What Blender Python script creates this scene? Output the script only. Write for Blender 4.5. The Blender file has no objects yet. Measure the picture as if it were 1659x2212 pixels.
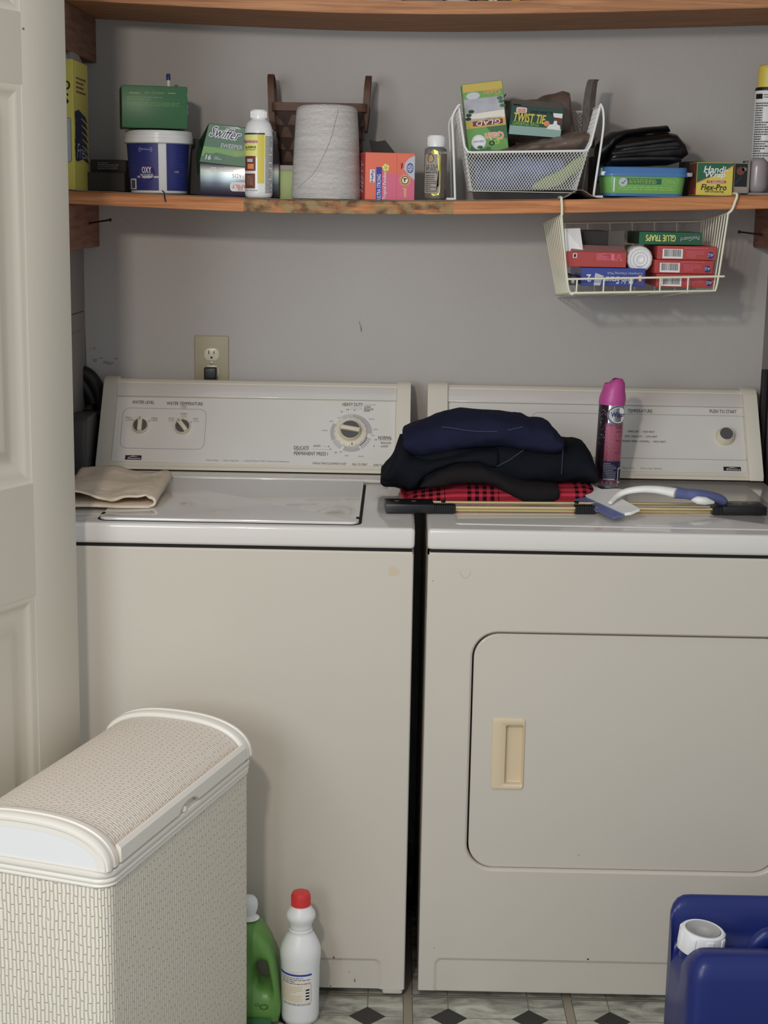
import bpy, bmesh, math, random
from mathutils import Vector, Matrix, noise

S = bpy.context.scene
C = S.collection
PI = math.pi
R_ = random.Random(7)

# ------------------------------------------------------------------ camera
FPX = 3345.37
CAM = Vector((-0.03707, -2.72935, 1.48684))
PIT, YAW, ROL = 0.195338, -0.00673, 0.0177418
FW = Vector((math.sin(YAW) * math.cos(PIT), math.cos(YAW) * math.cos(PIT), -math.sin(PIT)))
RT0 = Vector((math.cos(YAW), -math.sin(YAW), 0)); UP0 = RT0.cross(FW)
RT = RT0 * math.cos(ROL) + UP0 * math.sin(ROL); UP = -RT0 * math.sin(ROL) + UP0 * math.cos(ROL)
cd = bpy.data.cameras.new('camera'); cam = bpy.data.objects.new('camera', cd); C.objects.link(cam)
cd.sensor_fit = 'HORIZONTAL'; cd.sensor_width = 36; cd.lens = FPX * 36 / 1659; cd.clip_start = 0.05
mw = Matrix((RT, UP, -FW)).transposed().to_4x4(); mw.translation = CAM
cam.matrix_world = mw; S.camera = cam


def ray(u, v): return FW + RT * ((u - 829.5) / FPX) - UP * ((v - 1106) / FPX)
def at(u, v, y):
    d = ray(u, v); return CAM + d * ((y - CAM.y) / d.y)
def on(u, v, z):
    d = ray(u, v); return CAM + d * ((z - CAM.z) / d.z)
def hit(u, v, M):            # measured point on the x-z plane of frame M, in M's own coordinates
    Mi = M.inverted(); o = Mi @ CAM; d = Mi.to_3x3() @ ray(u, v)
    p = o + d * (-o.y / d.y); return p.x, p.z

# ------------------------------------------------------------------ light
W = bpy.data.worlds.new('world'); S.world = W; W.use_nodes = True
W.node_tree.nodes['Background'].inputs[0].default_value = (0.86, 0.93, 0.98, 1)
W.node_tree.nodes['Background'].inputs[1].default_value = 0.52
def area(name, loc, target, size, energy, col, sy=None):
    l = bpy.data.lights.new(name, 'AREA'); l.size = size; l.energy = energy; l.color = col
    if sy: l.shape = 'RECTANGLE'; l.size_y = sy
    o = bpy.data.objects.new(name, l); C.objects.link(o); o.location = loc
    o.rotation_euler = (Vector(target) - Vector(loc)).to_track_quat('-Z', 'Y').to_euler(); return o
area('room_lamp', (-.46, -2.05, 1.98), (-.1, .3, .95), .10, 13.5, (1.0, .87, .76))
area('window_daylight', (-1.5, -3.2, 1.7), (-.1, 0, .8), 1.2, 33, (.88, .95, 1.0), 1.2)
vs = S.view_settings
vs.view_transform = 'Standard'; vs.look = 'None'; vs.gamma = 1; vs.exposure = 0.0; vs.use_curve_mapping = False

# ------------------------------------------------------------------ materials
def lin(c): c /= 255.; return c / 12.92 if c <= .04045 else ((c + .055) / 1.055) ** 2.4
MATS = {}
def mat(name, rgb, rough=.5, gain=1.35, metal=0, spec=.5, bump=0, bscale=200, var=0, vscale=8, trans=0, alpha=1, coat=0, vcol=None):
    m = bpy.data.materials.new(name); m.use_nodes = True; nt = m.node_tree; b = nt.nodes['Principled BSDF']
    lu = sum(rgb) / 3; rgb = [x * .86 + lu * .14 for x in rgb]
    c = [min(.88, lin(x) * gain) for x in rgb]
    b.inputs['Base Color'].default_value = (*c, 1); b.inputs['Roughness'].default_value = rough
    b.inputs['Metallic'].default_value = metal; b.inputs['Specular IOR Level'].default_value = spec
    b.inputs['Transmission Weight'].default_value = trans; b.inputs['Alpha'].default_value = alpha
    b.inputs['Coat Weight'].default_value = coat
    tc = nt.nodes.new('ShaderNodeTexCoord')
    if var:
        n = nt.nodes.new('ShaderNodeTexNoise'); n.inputs['Scale'].default_value = vscale; n.inputs['Detail'].default_value = 5
        nt.links.new(tc.outputs['Object'], n.inputs['Vector'])
        r = nt.nodes.new('ShaderNodeValToRGB'); e = r.color_ramp.elements
        e[0].position = .3; e[1].position = .7
        v2 = [min(.93, lin(x) * gain) for x in vcol] if vcol else [x * (1 - var) for x in c]
        e[0].color = (*v2, 1); e[1].color = (*c, 1)
        nt.links.new(n.outputs['Fac'], r.inputs['Fac']); nt.links.new(r.outputs['Color'], b.inputs['Base Color'])
    if bump:
        n = nt.nodes.new('ShaderNodeTexNoise'); n.inputs['Scale'].default_value = bscale; n.inputs['Detail'].default_value = 3
        nt.links.new(tc.outputs['Object'], n.inputs['Vector'])
        bp = nt.nodes.new('ShaderNodeBump'); bp.inputs['Strength'].default_value = bump; bp.inputs['Distance'].default_value = .002
        nt.links.new(n.outputs['Fac'], bp.inputs['Height']); nt.links.new(bp.outputs['Normal'], b.inputs['Normal'])
    MATS[name] = m; return m

def nodes(m): return m.node_tree, m.node_tree.nodes['Principled BSDF']
def N(nt, t, **kw):
    n = nt.nodes.new('ShaderNode' + t)
    for k, v in kw.items():
        if k in ('operation', 'blend_type', 'wave_type', 'bands_direction', 'data_type', 'feature'): setattr(n, k, v)
        else: n.inputs[k].default_value = v
    return n
def mth(nt, op, a, b=None):
    n = nt.nodes.new('ShaderNodeMath'); n.operation = op
    for i, x in enumerate((a, b)):
        if x is None: continue
        if isinstance(x, (int, float)): n.inputs[i].default_value = x
        else: nt.links.new(x, n.inputs[i])
    return n.outputs[0]

mat('paint_wall', (142, 139, 136), .75, 2.05, bump=.25, bscale=260, var=.07, vscale=2.2)
mat('smudge', (122, 118, 114), .8, 1.9)
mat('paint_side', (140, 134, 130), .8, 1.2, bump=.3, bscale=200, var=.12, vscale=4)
mat('enamel', (200, 191, 177), .32, 1.12, coat=.2, var=.03, vscale=3)
mat('enamel_top', (205, 200, 194), .16, 1.22, coat=.5)
mat('console_panel', (203, 200, 193), .35, 1.35, var=.05, vscale=6)
mat('cream_plastic', (202, 196, 180), .35, 1.35)
mat('ivory', (205, 198, 172), .4, 1.3)
mat('tan_plastic', (198, 179, 146), .4, 1.3)
mat('dial_grey', (84, 82, 84), .5, 1.2)
mat('ring_grey', (165, 162, 162), .5, 1.3)
mat('print_grey', (80, 78, 78), .6, 1.2)
mat('print_light', (140, 138, 135), .6, 1.2)
mat('gap_dark', (22, 19, 17), .8, 1)
mat('chip', (200, 182, 156), .6, 1.1)
mat('paint_door', (192, 185, 170), .45, 1.2, bump=.06, bscale=120)
mat('white', (222, 222, 220), .45, 1.3)
mat('white_gloss', (225, 224, 220), .25, 1.3)
mat('wire_white', (225, 222, 215), .4, 1.25)
mat('wire_cream', (222, 214, 190), .4, 1.3)
mat('black', (18, 18, 20), .5, 1)
mat('black_plastic', (26, 26, 30), .35, 1)
mat('charcoal', (52, 48, 48), .7, 1)
mat('dark_card', (62, 55, 52), .7, 1)
mat('grey_plastic', (70, 66, 66), .5, 1)
mat('steel', (150, 150, 150), .3, 1, metal=1)
mat('rust', (46, 34, 32), .7, 1)
mat('brass', (226, 198, 142), .3, 1.3, metal=.8)
mat('thread', (214, 207, 200), .9, 1.45, bump=0)
mat('wicker_brown', (104, 68, 50), .6, 1.2, var=.35, vscale=60, bump=.3, bscale=150)
mat('wicker_dark', (62, 42, 36), .7, 1.2, var=.3, vscale=60)
mat('outlet_plate', (165, 156, 128), .45, 1.3)
mat('outlet_face', (205, 198, 175), .3, 1.3)
mat('carton_green', (46, 104, 60), .4, 1.25, var=.12, vscale=15)
mat('green_deep', (30, 92, 62), .4, 1.4)
mat('green_mid', (92, 150, 62), .4, 1.3)
mat('green_dark', (24, 58, 34), .6, 1.2)
mat('green_pale', (150, 165, 95), .5, 1.2)
mat('navy_label', (38, 42, 110), .4, 1.5)
mat('navy_text', (30, 32, 80), .5, 1.2)
mat('red', (205, 45, 45), .4, 1.4)
mat('red_card', (182, 58, 54), .5, 1.2)
mat('red_dark', (120, 26, 34), .5, 1.2)
mat('pink_card', (206, 92, 120), .5, 1.4)
mat('orange_card', (228, 98, 72), .5, 1.45)
mat('orange', (235, 130, 80), .5, 1.3)
mat('blue_print', (44, 60, 160), .5, 1.3)
mat('blue_card', (50, 66, 150), .35, 1.3)
mat('blue_lid', (66, 118, 180), .35, 1.15)
mat('yellow', (222, 200, 74), .45, 1.15)
mat('yellow_box', (216, 202, 84), .5, 1.35)
mat('yellow_soft', (236, 222, 110), .5, 1.3)
mat('gold', (190, 160, 60), .45, 1.3)
mat('lime', (150, 190, 70), .4, 1.3)
mat('tub_green', (112, 178, 88), .3, 1.15)
mat('brown_print', (110, 52, 40), .5, 1.3)
mat('magenta', (172, 60, 150), .5, 1.3)
mat('grey_text', (110, 110, 112), .6, 1.2)
mat('pale_grey', (178, 182, 190), .5, 1.3)
mat('photo_grey', (168, 168, 178), .6, 1.3, var=.25, vscale=30)
mat('teal_box', (40, 72, 66), .4, 1.4)
mat('teal_pale', (136, 165, 158), .4, 1.3)
mat('box_top_grey', (120, 116, 108), .6, 1.2, var=.2, vscale=60)
mat('plum', (66, 40, 70), .22, 1.3)
mat('cap_pink', (196, 66, 146), .4, 1.15)
mat('can_rose', (150, 90, 112), .25, 1.2, metal=.5)
mat('can_silver', (170, 170, 172), .22, 1.1, metal=.7)
mat('can_dark', (44, 28, 40), .3, 1.1)
mat('navy_cloth', (30, 32, 56), .95, 1.25, spec=.1, bump=.9, bscale=55, var=.15, vscale=20)
mat('denim_dark', (22, 25, 32), .95, 1.25, spec=.1, bump=.9, bscale=70, var=.3, vscale=15)
mat('black_cloth', (20, 20, 24), .95, 1.1, spec=.1, bump=.4, bscale=500, var=.3, vscale=12)
mat('charcoal_cloth', (33, 30, 31), .95, 1.15, spec=.1, bump=.9, bscale=60)
mat('seam', (70, 78, 96), .9, 1.1)
mat('towel', (212, 194, 172), .95, 1.4, spec=.1, bump=.8, bscale=450, var=.12, vscale=25)
mat('squeegee_white', (215, 212, 206), .4, 1.35)
mat('squeegee_blue', (82, 92, 140), .5, 1.35)
mat('bag_brown', (112, 92, 82), .3, 1.25, bump=.8, bscale=60, var=.4, vscale=25)
mat('bag_strip', (96, 86, 80), .4, 1.2, bump=.5, bscale=90, var=.3, vscale=40)
mat('bag_black', (20, 18, 20), .28, 1, bump=.7, bscale=45)
mat('hose_black', (24, 21, 22), .5, 1)
mat('fruit_blue', (110, 125, 175), .6, 1.2, var=.4, vscale=25, vcol=(70, 75, 95))
mat('bulb', (150, 140, 142), .25, 1.2)
mat('box_brown', (150, 138, 128), .6, 1.2)
mat('jug_blue', (26, 40, 116), .32, 1.05, bump=.08, bscale=90, spec=.4)
mat('cap_white', (222, 220, 212), .45, 1.35, bump=.1, bscale=100)
mat('cap_grey', (168, 166, 163), .5, 1.0)
mat('bottle_green', (92, 146, 62), .35, 1.15)
mat('hole_green', (34, 58, 32), .6, 1)
mat('bottle_white', (218, 216, 222), .35, 1.35)
mat('label_cream', (214, 204, 190), .5, 1.3)
mat('hamper_trim', (214, 206, 196), .32, 1.35)
mat('hamper_cap', (220, 220, 226), .3, 1.35)
mat('dusty_pink', (158, 108, 106), .6, 1.2)
mat('grey_card', (98, 94, 90), .6, 1.1)
mat('liner', (150, 142, 132), .8, 1.3)
mat('oil', (176, 158, 96), .05, 1.5, trans=.85)
mat('clear', (230, 230, 230), .08, 1.3, trans=.9)
mat('foil_gold', (230, 205, 90), .25, 1.3, metal=.7)
mat('film', (220, 220, 225), .08, 1, trans=.95)

# wood: noise-stretched grain with stain patches
def wood(name, a, b, stain=None, gain=1.35, stretch=(1.2, 30, 30)):
    m = mat(name, a, .65, gain, spec=.2); nt, bs = nodes(m)
    tc = N(nt, 'TexCoord'); mp = N(nt, 'Mapping'); mp.inputs['Scale'].default_value = stretch
    n = N(nt, 'TexNoise', Scale=4, Detail=8, Roughness=.65); n.inputs['Distortion'].default_value = .6
    nt.links.new(tc.outputs['Object'], mp.inputs['Vector']); nt.links.new(mp.outputs[0], n.inputs['Vector'])
    r = N(nt, 'ValToRGB'); e = r.color_ramp.elements; e[0].position = .3; e[1].position = .72
    e[0].color = (*[lin(x) * gain for x in b], 1); e[1].color = (*[lin(x) * gain for x in a], 1)
    nt.links.new(n.outputs['Fac'], r.inputs[0]); out = r.outputs[0]
    if stain:
        # blotches of old green-brown stain along the middle of the board edge
        sx = N(nt, 'SeparateXYZ'); nt.links.new(tc.outputs['Object'], sx.inputs[0])
        x = sx.outputs['X']
        w1 = mth(nt, 'LESS_THAN', mth(nt, 'ABSOLUTE', mth(nt, 'SUBTRACT', x, -.14)), .21)
        m2 = N(nt, 'Mapping'); m2.inputs['Scale'].default_value = (.5, 1, 1.6); nt.links.new(tc.outputs['Object'], m2.inputs[0])
        n2 = N(nt, 'TexNoise', Scale=32, Detail=5); nt.links.new(m2.outputs[0], n2.inputs['Vector'])
        mr = N(nt, 'MapRange'); mr.inputs[1].default_value = .36; mr.inputs[2].default_value = .54; nt.links.new(n2.outputs['Fac'], mr.inputs[0])
        f = mth(nt, 'MULTIPLY', w1, mth(nt, 'MULTIPLY', mr.outputs[0], .85))
        n3 = N(nt, 'TexNoise', Scale=40, Detail=4); nt.links.new(tc.outputs['Object'], n3.inputs['Vector'])
        r3 = N(nt, 'ValToRGB'); r3.color_ramp.elements[0].position = .42; r3.color_ramp.elements[1].position = .6
        r3.color_ramp.elements[0].color = (*[lin(c) * gain for c in (74, 58, 46)], 1)
        r3.color_ramp.elements[1].color = (*[lin(c) * gain for c in stain], 1)
        nt.links.new(n3.outputs['Fac'], r3.inputs[0])
        mx = N(nt, 'Mix', data_type='RGBA'); nt.links.new(f, mx.inputs[0]); nt.links.new(out, mx.inputs[6]); nt.links.new(r3.outputs[0], mx.inputs[7])
        out = mx.outputs[2]
    nt.links.new(out, bs.inputs['Base Color'])
    bp = N(nt, 'Bump', Strength=.3, Distance=.002); nt.links.new(n.outputs['Fac'], bp.inputs['Height']); nt.links.new(bp.outputs[0], bs.inputs['Normal'])
    return m
wood('pine', (202, 142, 96), (148, 92, 60), stain=(132, 122, 88))
wood('pine_upper', (186, 136, 98), (132, 90, 64))
wood('cleat_wood', (140, 104, 86), (96, 66, 56), stretch=(30, 2, 30))

# vinyl floor: 305 mm tiles with inset black diamonds
def floor_mat():
    m = mat('vinyl_floor', (150, 148, 136), .4, 1.3); nt, bs = nodes(m)
    tc = N(nt, 'TexCoord'); sx = N(nt, 'SeparateXYZ'); nt.links.new(tc.outputs['Object'], sx.inputs[0])
    T = .305
    X = mth(nt, 'ADD', sx.outputs['X'], 30.5 - .0065); Y = mth(nt, 'ADD', sx.outputs['Y'], 30.5 - .0035)
    def dist(c, p):      # distance to the nearest multiple of p
        q = mth(nt, 'MODULO', c, p); return mth(nt, 'MINIMUM', q, mth(nt, 'SUBTRACT', p, q))
    dx, dy = dist(X, T), dist(Y, T)
    dy = mth(nt, 'ADD', dist(mth(nt, 'SUBTRACT', Y, .004), T), .0045)
    seam = mth(nt, 'LESS_THAN', mth(nt, 'MINIMUM', dx, dy), .0085)
    ax = dist(mth(nt, 'ADD', X, T / 4), T / 2); ay = dist(mth(nt, 'ADD', Y, T / 4), T / 2)
    line = mth(nt, 'LESS_THAN', mth(nt, 'MINIMUM', ax, ay), .0011)
    sedge = mth(nt, 'LESS_THAN', mth(nt, 'ABSOLUTE', mth(nt, 'SUBTRACT', mth(nt, 'MINIMUM', dx, dy), .0085)), .0009)
    dia = mth(nt, 'LESS_THAN', mth(nt, 'ADD', ax, ay), .035)
    mp = N(nt, 'Mapping'); mp.inputs['Scale'].default_value = (1, 2.2, 1); mp.inputs['Rotation'].default_value = (0, 0, .5)
    n = N(nt, 'TexNoise', Scale=11, Detail=7, Roughness=.6); n.inputs['Distortion'].default_value = 1.2
    nt.links.new(tc.outputs['Object'], mp.inputs[0]); nt.links.new(mp.outputs[0], n.inputs['Vector'])
    r = N(nt, 'ValToRGB'); e = r.color_ramp.elements; e[0].position = .36; e[1].position = .66
    e[0].color = (*[lin(c) * 1.3 for c in (112, 110, 102)], 1); e[1].color = (*[lin(c) * 1.3 for c in (178, 178, 164)], 1)
    nt.links.new(n.outputs['Fac'], r.inputs[0]); cur = r.outputs[0]
    for f, col in ((line, (112, 106, 92)), (seam, (138, 129, 114)), (sedge, (92, 84, 74)), (dia, (30, 28, 27))):
        mx = N(nt, 'Mix', data_type='RGBA'); nt.links.new(f, mx.inputs[0]); nt.links.new(cur, mx.inputs[6])
        mx.inputs[7].default_value = (*[lin(c) * 1.2 for c in col], 1); cur = mx.outputs[2]
    nt.links.new(cur, bs.inputs['Base Color'])
floor_mat()

# woven paper-cord of the hamper
def weave(name, col, horiz, depth, pitch, length, rough=.6):
    m = mat(name, col, rough, 1.35, spec=.3); nt, bs = nodes(m)
    tc = N(nt, 'TexCoord'); sx = N(nt, 'SeparateXYZ'); nt.links.new(tc.outputs['Object'], sx.inputs[0])
    cb = N(nt, 'CombineXYZ')
    if horiz:
        nt.links.new(sx.outputs['X'], cb.inputs[0]); nt.links.new(sx.outputs['Y'], cb.inputs[1])
    else:
        nt.links.new(sx.outputs['Z'], cb.inputs[0]); nt.links.new(mth(nt, 'ADD', sx.outputs['X'], sx.outputs['Y']), cb.inputs[1])
    nz = N(nt, 'TexNoise', Scale=45, Detail=2); nt.links.new(tc.outputs['Object'], nz.inputs['Vector'])
    vm = N(nt, 'VectorMath', operation='MULTIPLY_ADD'); nt.links.new(nz.outputs['Color'], vm.inputs[0])
    vm.inputs[1].default_value = (.016, .0036, 0); nt.links.new(cb.outputs[0], vm.inputs[2])
    br = N(nt, 'TexBrick'); nt.links.new(vm.outputs[0], br.inputs['Vector'])
    br.inputs['Scale'].default_value = 1; br.inputs['Mortar Size'].default_value = pitch * .22; br.inputs['Mortar Smooth'].default_value = 1
    br.inputs['Brick Width'].default_value = length; br.inputs['Row Height'].default_value = pitch
    br.inputs['Color1'].default_value = br.inputs['Color2'].default_value = (1, 1, 1, 1); br.inputs['Mortar'].default_value = (0, 0, 0, 1)
    bp = N(nt, 'Bump', Strength=.9, Distance=depth); nt.links.new(br.outputs['Color'], bp.inputs['Height']); nt.links.new(bp.outputs[0], bs.inputs['Normal'])
    mx = N(nt, 'Mix', data_type='RGBA'); nt.links.new(br.outputs['Color'], mx.inputs[0])
    c = [min(.9, lin(x) * 1.3) for x in col]
    mx.inputs[6].default_value = (*[x * .90 for x in c], 1); mx.inputs[7].default_value = (*c, 1)
    nt.links.new(mx.outputs[2], bs.inputs['Base Color'])
weave('weave_wall', (224, 210, 195), False, .0020, .0066, .030)
weave('weave_lid', (218, 206, 194), True, .0014, .0058, .020)

def thread_bump():
    nt, bs = nodes(MATS['thread']); tc = N(nt, 'TexCoord'); mp = N(nt, 'Mapping'); mp.inputs['Rotation'].default_value = (.12, .1, 0)
    w = N(nt, 'TexWave', bands_direction='Z', Scale=130, Distortion=5); w.inputs['Detail'].default_value = 2
    nt.links.new(tc.outputs['Object'], mp.inputs[0]); nt.links.new(mp.outputs[0], w.inputs['Vector'])
    bp = N(nt, 'Bump', Strength=.8, Distance=.0016); nt.links.new(w.outputs['Fac'], bp.inputs['Height']); nt.links.new(bp.outputs[0], bs.inputs['Normal'])
    m2 = N(nt, 'Mapping'); m2.inputs['Scale'].default_value = (6, 6, 90); nt.links.new(tc.outputs['Object'], m2.inputs[0])
    n = N(nt, 'TexNoise', Scale=1.5, Detail=5); nt.links.new(m2.outputs[0], n.inputs['Vector'])
    r = N(nt, 'ValToRGB'); e = r.color_ramp.elements; e[0].position = .3; e[1].position = .6; e[0].color = (.66, .61, .57, 1); e[1].color = (.80, .76, .73, 1)
    nt.links.new(n.outputs['Fac'], r.inputs[0]); nt.links.new(r.outputs[0], bs.inputs['Base Color'])
thread_bump()

def plaid_mat():
    m = mat('plaid', (170, 36, 52), .95, 1.4, spec=.1); nt, bs = nodes(m)
    tc = N(nt, 'TexCoord'); sx = N(nt, 'SeparateXYZ'); nt.links.new(tc.outputs['UV'], sx.inputs[0])
    def band(c, p, lo, hi):
        q = mth(nt, 'MODULO', mth(nt, 'ADD', c, 20 * p), p)
        return mth(nt, 'MULTIPLY', mth(nt, 'GREATER_THAN', q, lo), mth(nt, 'LESS_THAN', q, hi))
    U_, V_ = sx.outputs['X'], sx.outputs['Y']
    def gr(c):   # a big stripe group of small checks
        g = band(c, .105, .0, .062); s = band(c, .0150, .0, .0075); return mth(nt, 'MULTIPLY', g, s)
    a, b_ = gr(U_), gr(V_)
    both = mth(nt, 'MULTIPLY', a, b_); one = mth(nt, 'MAXIMUM', a, b_)
    f = mth(nt, 'ADD', mth(nt, 'MULTIPLY', one, .5), mth(nt, 'MULTIPLY', both, .5))
    n = N(nt, 'TexNoise', Scale=400); nt.links.new(tc.outputs['Object'], n.inputs['Vector'])
    mx = N(nt, 'Mix', data_type='RGBA'); nt.links.new(f, mx.inputs[0])
    mx.inputs[6].default_value = (*[lin(c) * 1.35 for c in (172, 48, 62)], 1); mx.inputs[7].default_value = (*[lin(c) for c in (34, 14, 24)], 1)
    nt.links.new(mx.outputs[2], bs.inputs['Base Color'])
plaid_mat()

def foil_mat():   # holographic purple carton
    m = MATS['plum']; nt, bs = nodes(m)
    tc = N(nt, 'TexCoord'); sx = N(nt, 'SeparateXYZ'); nt.links.new(tc.outputs['Object'], sx.inputs[0])
    n = N(nt, 'TexNoise', Scale=9, Detail=1); nt.links.new(tc.outputs['Object'], n.inputs['Vector'])
    z = mth(nt, 'ADD', mth(nt, 'MULTIPLY', sx.outputs['Z'], 13), mth(nt, 'MULTIPLY', n.outputs['Fac'], .25))
    r = N(nt, 'ValToRGB'); cr = r.color_ramp
    cr.elements[0].position = .12; cr.elements[0].color = (*[lin(c) for c in (58, 34, 60)], 1)
    cr.elements[1].position = 1.0; cr.elements[1].color = (*[lin(c) for c in (70, 52, 76)], 1)
    for p, c in ((.45, (92, 100, 112)), (.62, (165, 178, 180)), (.78, (215, 220, 205)), (.92, (130, 118, 128))):
        e = cr.elements.new(p); e.color = (*[lin(x) for x in c], 1)
    nt.links.new(z, r.inputs[0]); nt.links.new(r.outputs[0], bs.inputs['Base Color']); bs.inputs['Metallic'].default_value = .25
foil_mat()

# ------------------------------------------------------------------ mesh building
def rrect(x0, x1, z0, z1, r, n=6):
    pts = []
    for cx, cz, a in ((x1 - r, z1 - r, 0), (x0 + r, z1 - r, 90), (x0 + r, z0 + r, 180), (x1 - r, z0 + r, 270)):
        for i in range(n + 1):
            t = math.radians(a + 90 * i / n); pts.append((cx + r * math.cos(t), cz + r * math.sin(t)))
    return pts
TXT = {}
def text_mesh(s, bold, shear):
    k = (s, bold, shear)
    if k not in TXT:
        c = bpy.data.curves.new('t', 'FONT'); c.body = s; c.resolution_u = 2; c.offset = bold; c.shear = shear
        o = bpy.data.objects.new('t', c); C.objects.link(o)
        bpy.context.view_layer.update()
        me = bpy.data.meshes.new_from_object(o)
        vs_ = [(v.co.x, v.co.y) for v in me.vertices]; fs = [list(p.vertices) for p in me.polygons]
        bpy.data.objects.remove(o); bpy.data.curves.remove(c); bpy.data.meshes.remove(me)
        xs = [v[0] for v in vs_] or [0, 1]; ys = [v[1] for v in vs_] or [0, 1]
        TXT[k] = (vs_, fs, min(xs), max(xs), min(ys), max(ys))
    return TXT[k]

class MB:
    def __init__(s, M=None):
        s.v = []; s.f = []; s.m = []; s.mats = []; s.M = M or Matrix.Identity(4); s.map = None; s.uv = None; s.mir = False
    def mi(s, m):
        if m not in s.mats: s.mats.append(m)
        return s.mats.index(m)
    def add(s, vs, fs, m):
        o = len(s.v); s.v += [s.M @ Vector(v) for v in vs]; i = s.mi(m)
        s.f += [[o + a for a in f] for f in fs]; s.m += [i] * len(fs)
    def addbm(s, bm, m):
        bm.verts.index_update(); s.add([v.co.copy() for v in bm.verts], [[v.index for v in f.verts] for f in bm.faces], m); bm.free()
    def box(s, x0, x1, y0, y1, z0, z1, m, r=0, seg=2, T=None):
        bm = bmesh.new(); bmesh.ops.create_cube(bm, size=1)
        for v in bm.verts: v.co = Vector(((x0 + x1) / 2 + v.co.x * (x1 - x0), (y0 + y1) / 2 + v.co.y * (y1 - y0), (z0 + z1) / 2 + v.co.z * (z1 - z0)))
        if r: bmesh.ops.bevel(bm, geom=bm.edges[:], offset=r, segments=seg, profile=.5, affect='EDGES')
        if T: bmesh.ops.transform(bm, matrix=T, verts=bm.verts)
        s.addbm(bm, m)
    def prism(s, poly, d0, d1, m, axis='y', r=0, seg=2):
        """poly in the plane across the axis; d0..d1 along the axis"""
        def P(a, b, d): return {'y': (a, d, b), 'z': (a, b, d), 'x': (d, a, b)}[axis]
        bm = bmesh.new(); A = [bm.verts.new(P(a, b, d0)) for a, b in poly]; B = [bm.verts.new(P(a, b, d1)) for a, b in poly]
        bm.faces.new(A); bm.faces.new(B[::-1]); n = len(poly)
        for i in range(n): bm.faces.new((A[i], B[i], B[(i + 1) % n], A[(i + 1) % n]))
        bmesh.ops.recalc_face_normals(bm, faces=bm.faces)
        if r:
            ed = [e for e in bm.edges if e.verts[0] in A and e.verts[1] in A]
            bmesh.ops.bevel(bm, geom=ed, offset=r, segments=seg, profile=.5, affect='EDGES')
        s.addbm(bm, m)
    def loft(s, rings, m, cap=True, closed=True):
        n = len(rings[0]); vs = [p for r in rings for p in r]; fs = []
        for k in range(len(rings) - 1):
            for i in range(n if closed else n - 1):
                j = (i + 1) % n; fs.append((k * n + i, k * n + j, (k + 1) * n + j, (k + 1) * n + i))
        if cap: fs.append(tuple(range(n))[::-1]); fs.append(tuple((len(rings) - 1) * n + i for i in range(n)))
        s.add(vs, fs, m)
    def lathe(s, prof, m, seg=36, cx=0, cy=0, sy=1, a0=0, a1=2 * PI):
        rings = []
        for r, z in prof:
            rings.append([(cx + max(r, 1e-5) * math.cos(2 * PI * i / seg), cy + sy * max(r, 1e-5) * math.sin(2 * PI * i / seg), z) for i in range(seg)])
        s.loft(rings, m)
    def tube(s, pts, r, m, seg=8, closed=False, flat=None):
        pts = [Vector(p) for p in pts]; n = len(pts); rings = []; up = None
        rr = r if isinstance(r, (list, tuple)) else [r] * n
        for i, p in enumerate(pts):
            a = pts[(i - 1) % n] if closed or i else p; b = pts[(i + 1) % n] if closed or i < n - 1 else p
            t = (b - a).normalized()
            if up is None:
                up = Vector((0, 0, 1)) if abs(t.z) < .9 else Vector((0, 1, 0))
            sd = t.cross(up).normalized(); up = sd.cross(t).normalized()
            f = flat or (1, 1)
            rings.append([p + sd * rr[i] * f[0] * math.cos(2 * PI * k / seg) + up * rr[i] * f[1] * math.sin(2 * PI * k / seg) for k in range(seg)])
        if closed: rings.append(rings[0])
        s.loft(rings, m, cap=not closed)
    # flat decals: drawn in (x, z) of the frame and laid on its surface by s.map
    def _d(s, x, z, k):
        if s.map: return s.map(x, z, .00022 * k)
        return (x, -.00022 * k, z)
    def poly(s, pts, m, k=1): s.add([s._d(x, z, k) for x, z in pts], [tuple(range(len(pts)))], m)
    def rect(s, x0, x1, z0, z1, m, k=1, nx=1, r=0):
        if x0 > x1: x0, x1 = x1, x0
        if z0 > z1: z0, z1 = z1, z0
        if s.map and nx == 1: nx = max(1, int((x1 - x0) / .004))
        if r and nx == 1: s.poly(rrect(x0, x1, z0, z1, r, 4), m, k); return
        vs = []; fs = []
        for i in range(nx + 1):
            x = x0 + (x1 - x0) * i / nx
            vs += [s._d(x, z0, k), s._d(x, z1, k)]
            if i: fs.append((2 * i - 2, 2 * i, 2 * i + 1, 2 * i - 1))
        s.add(vs, fs, m)
    def ell(s, cx, cz, rx, rz, m, k=1, n=24, r0=0):
        o = [(cx + rx * math.cos(2 * PI * i / n), cz + rz * math.sin(2 * PI * i / n)) for i in range(n)]
        if not r0: s.poly(o, m, k); return
        i_ = [(cx + rx * r0 * math.cos(2 * PI * i / n), cz + rz * r0 * math.sin(2 * PI * i / n)) for i in range(n)]
        s.add([s._d(x, z, k) for x, z in o + i_], [(i, (i + 1) % n, n + (i + 1) % n, n + i) for i in range(n)], m)
    def frame(s, x0, x1, z0, z1, r, w, m, k=1):
        a = rrect(x0, x1, z0, z1, r, 5); b = rrect(x0 + w, x1 - w, z0 + w, z1 - w, max(r - w, .0001), 5); n = len(a)
        s.add([s._d(x, z, k) for x, z in a + b], [(i, (i + 1) % n, n + (i + 1) % n, n + i) for i in range(n)], m)
    def line(s, x0, z0, x1, z1, w, m, k=1):
        d = Vector((x1 - x0, z1 - z0)).normalized(); q = Vector((-d.y, d.x)) * w / 2
        s.poly([(x0 + q.x, z0 + q.y), (x0 - q.x, z0 - q.y), (x1 - q.x, z1 - q.y), (x1 + q.x, z1 + q.y)], m, k)
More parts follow.
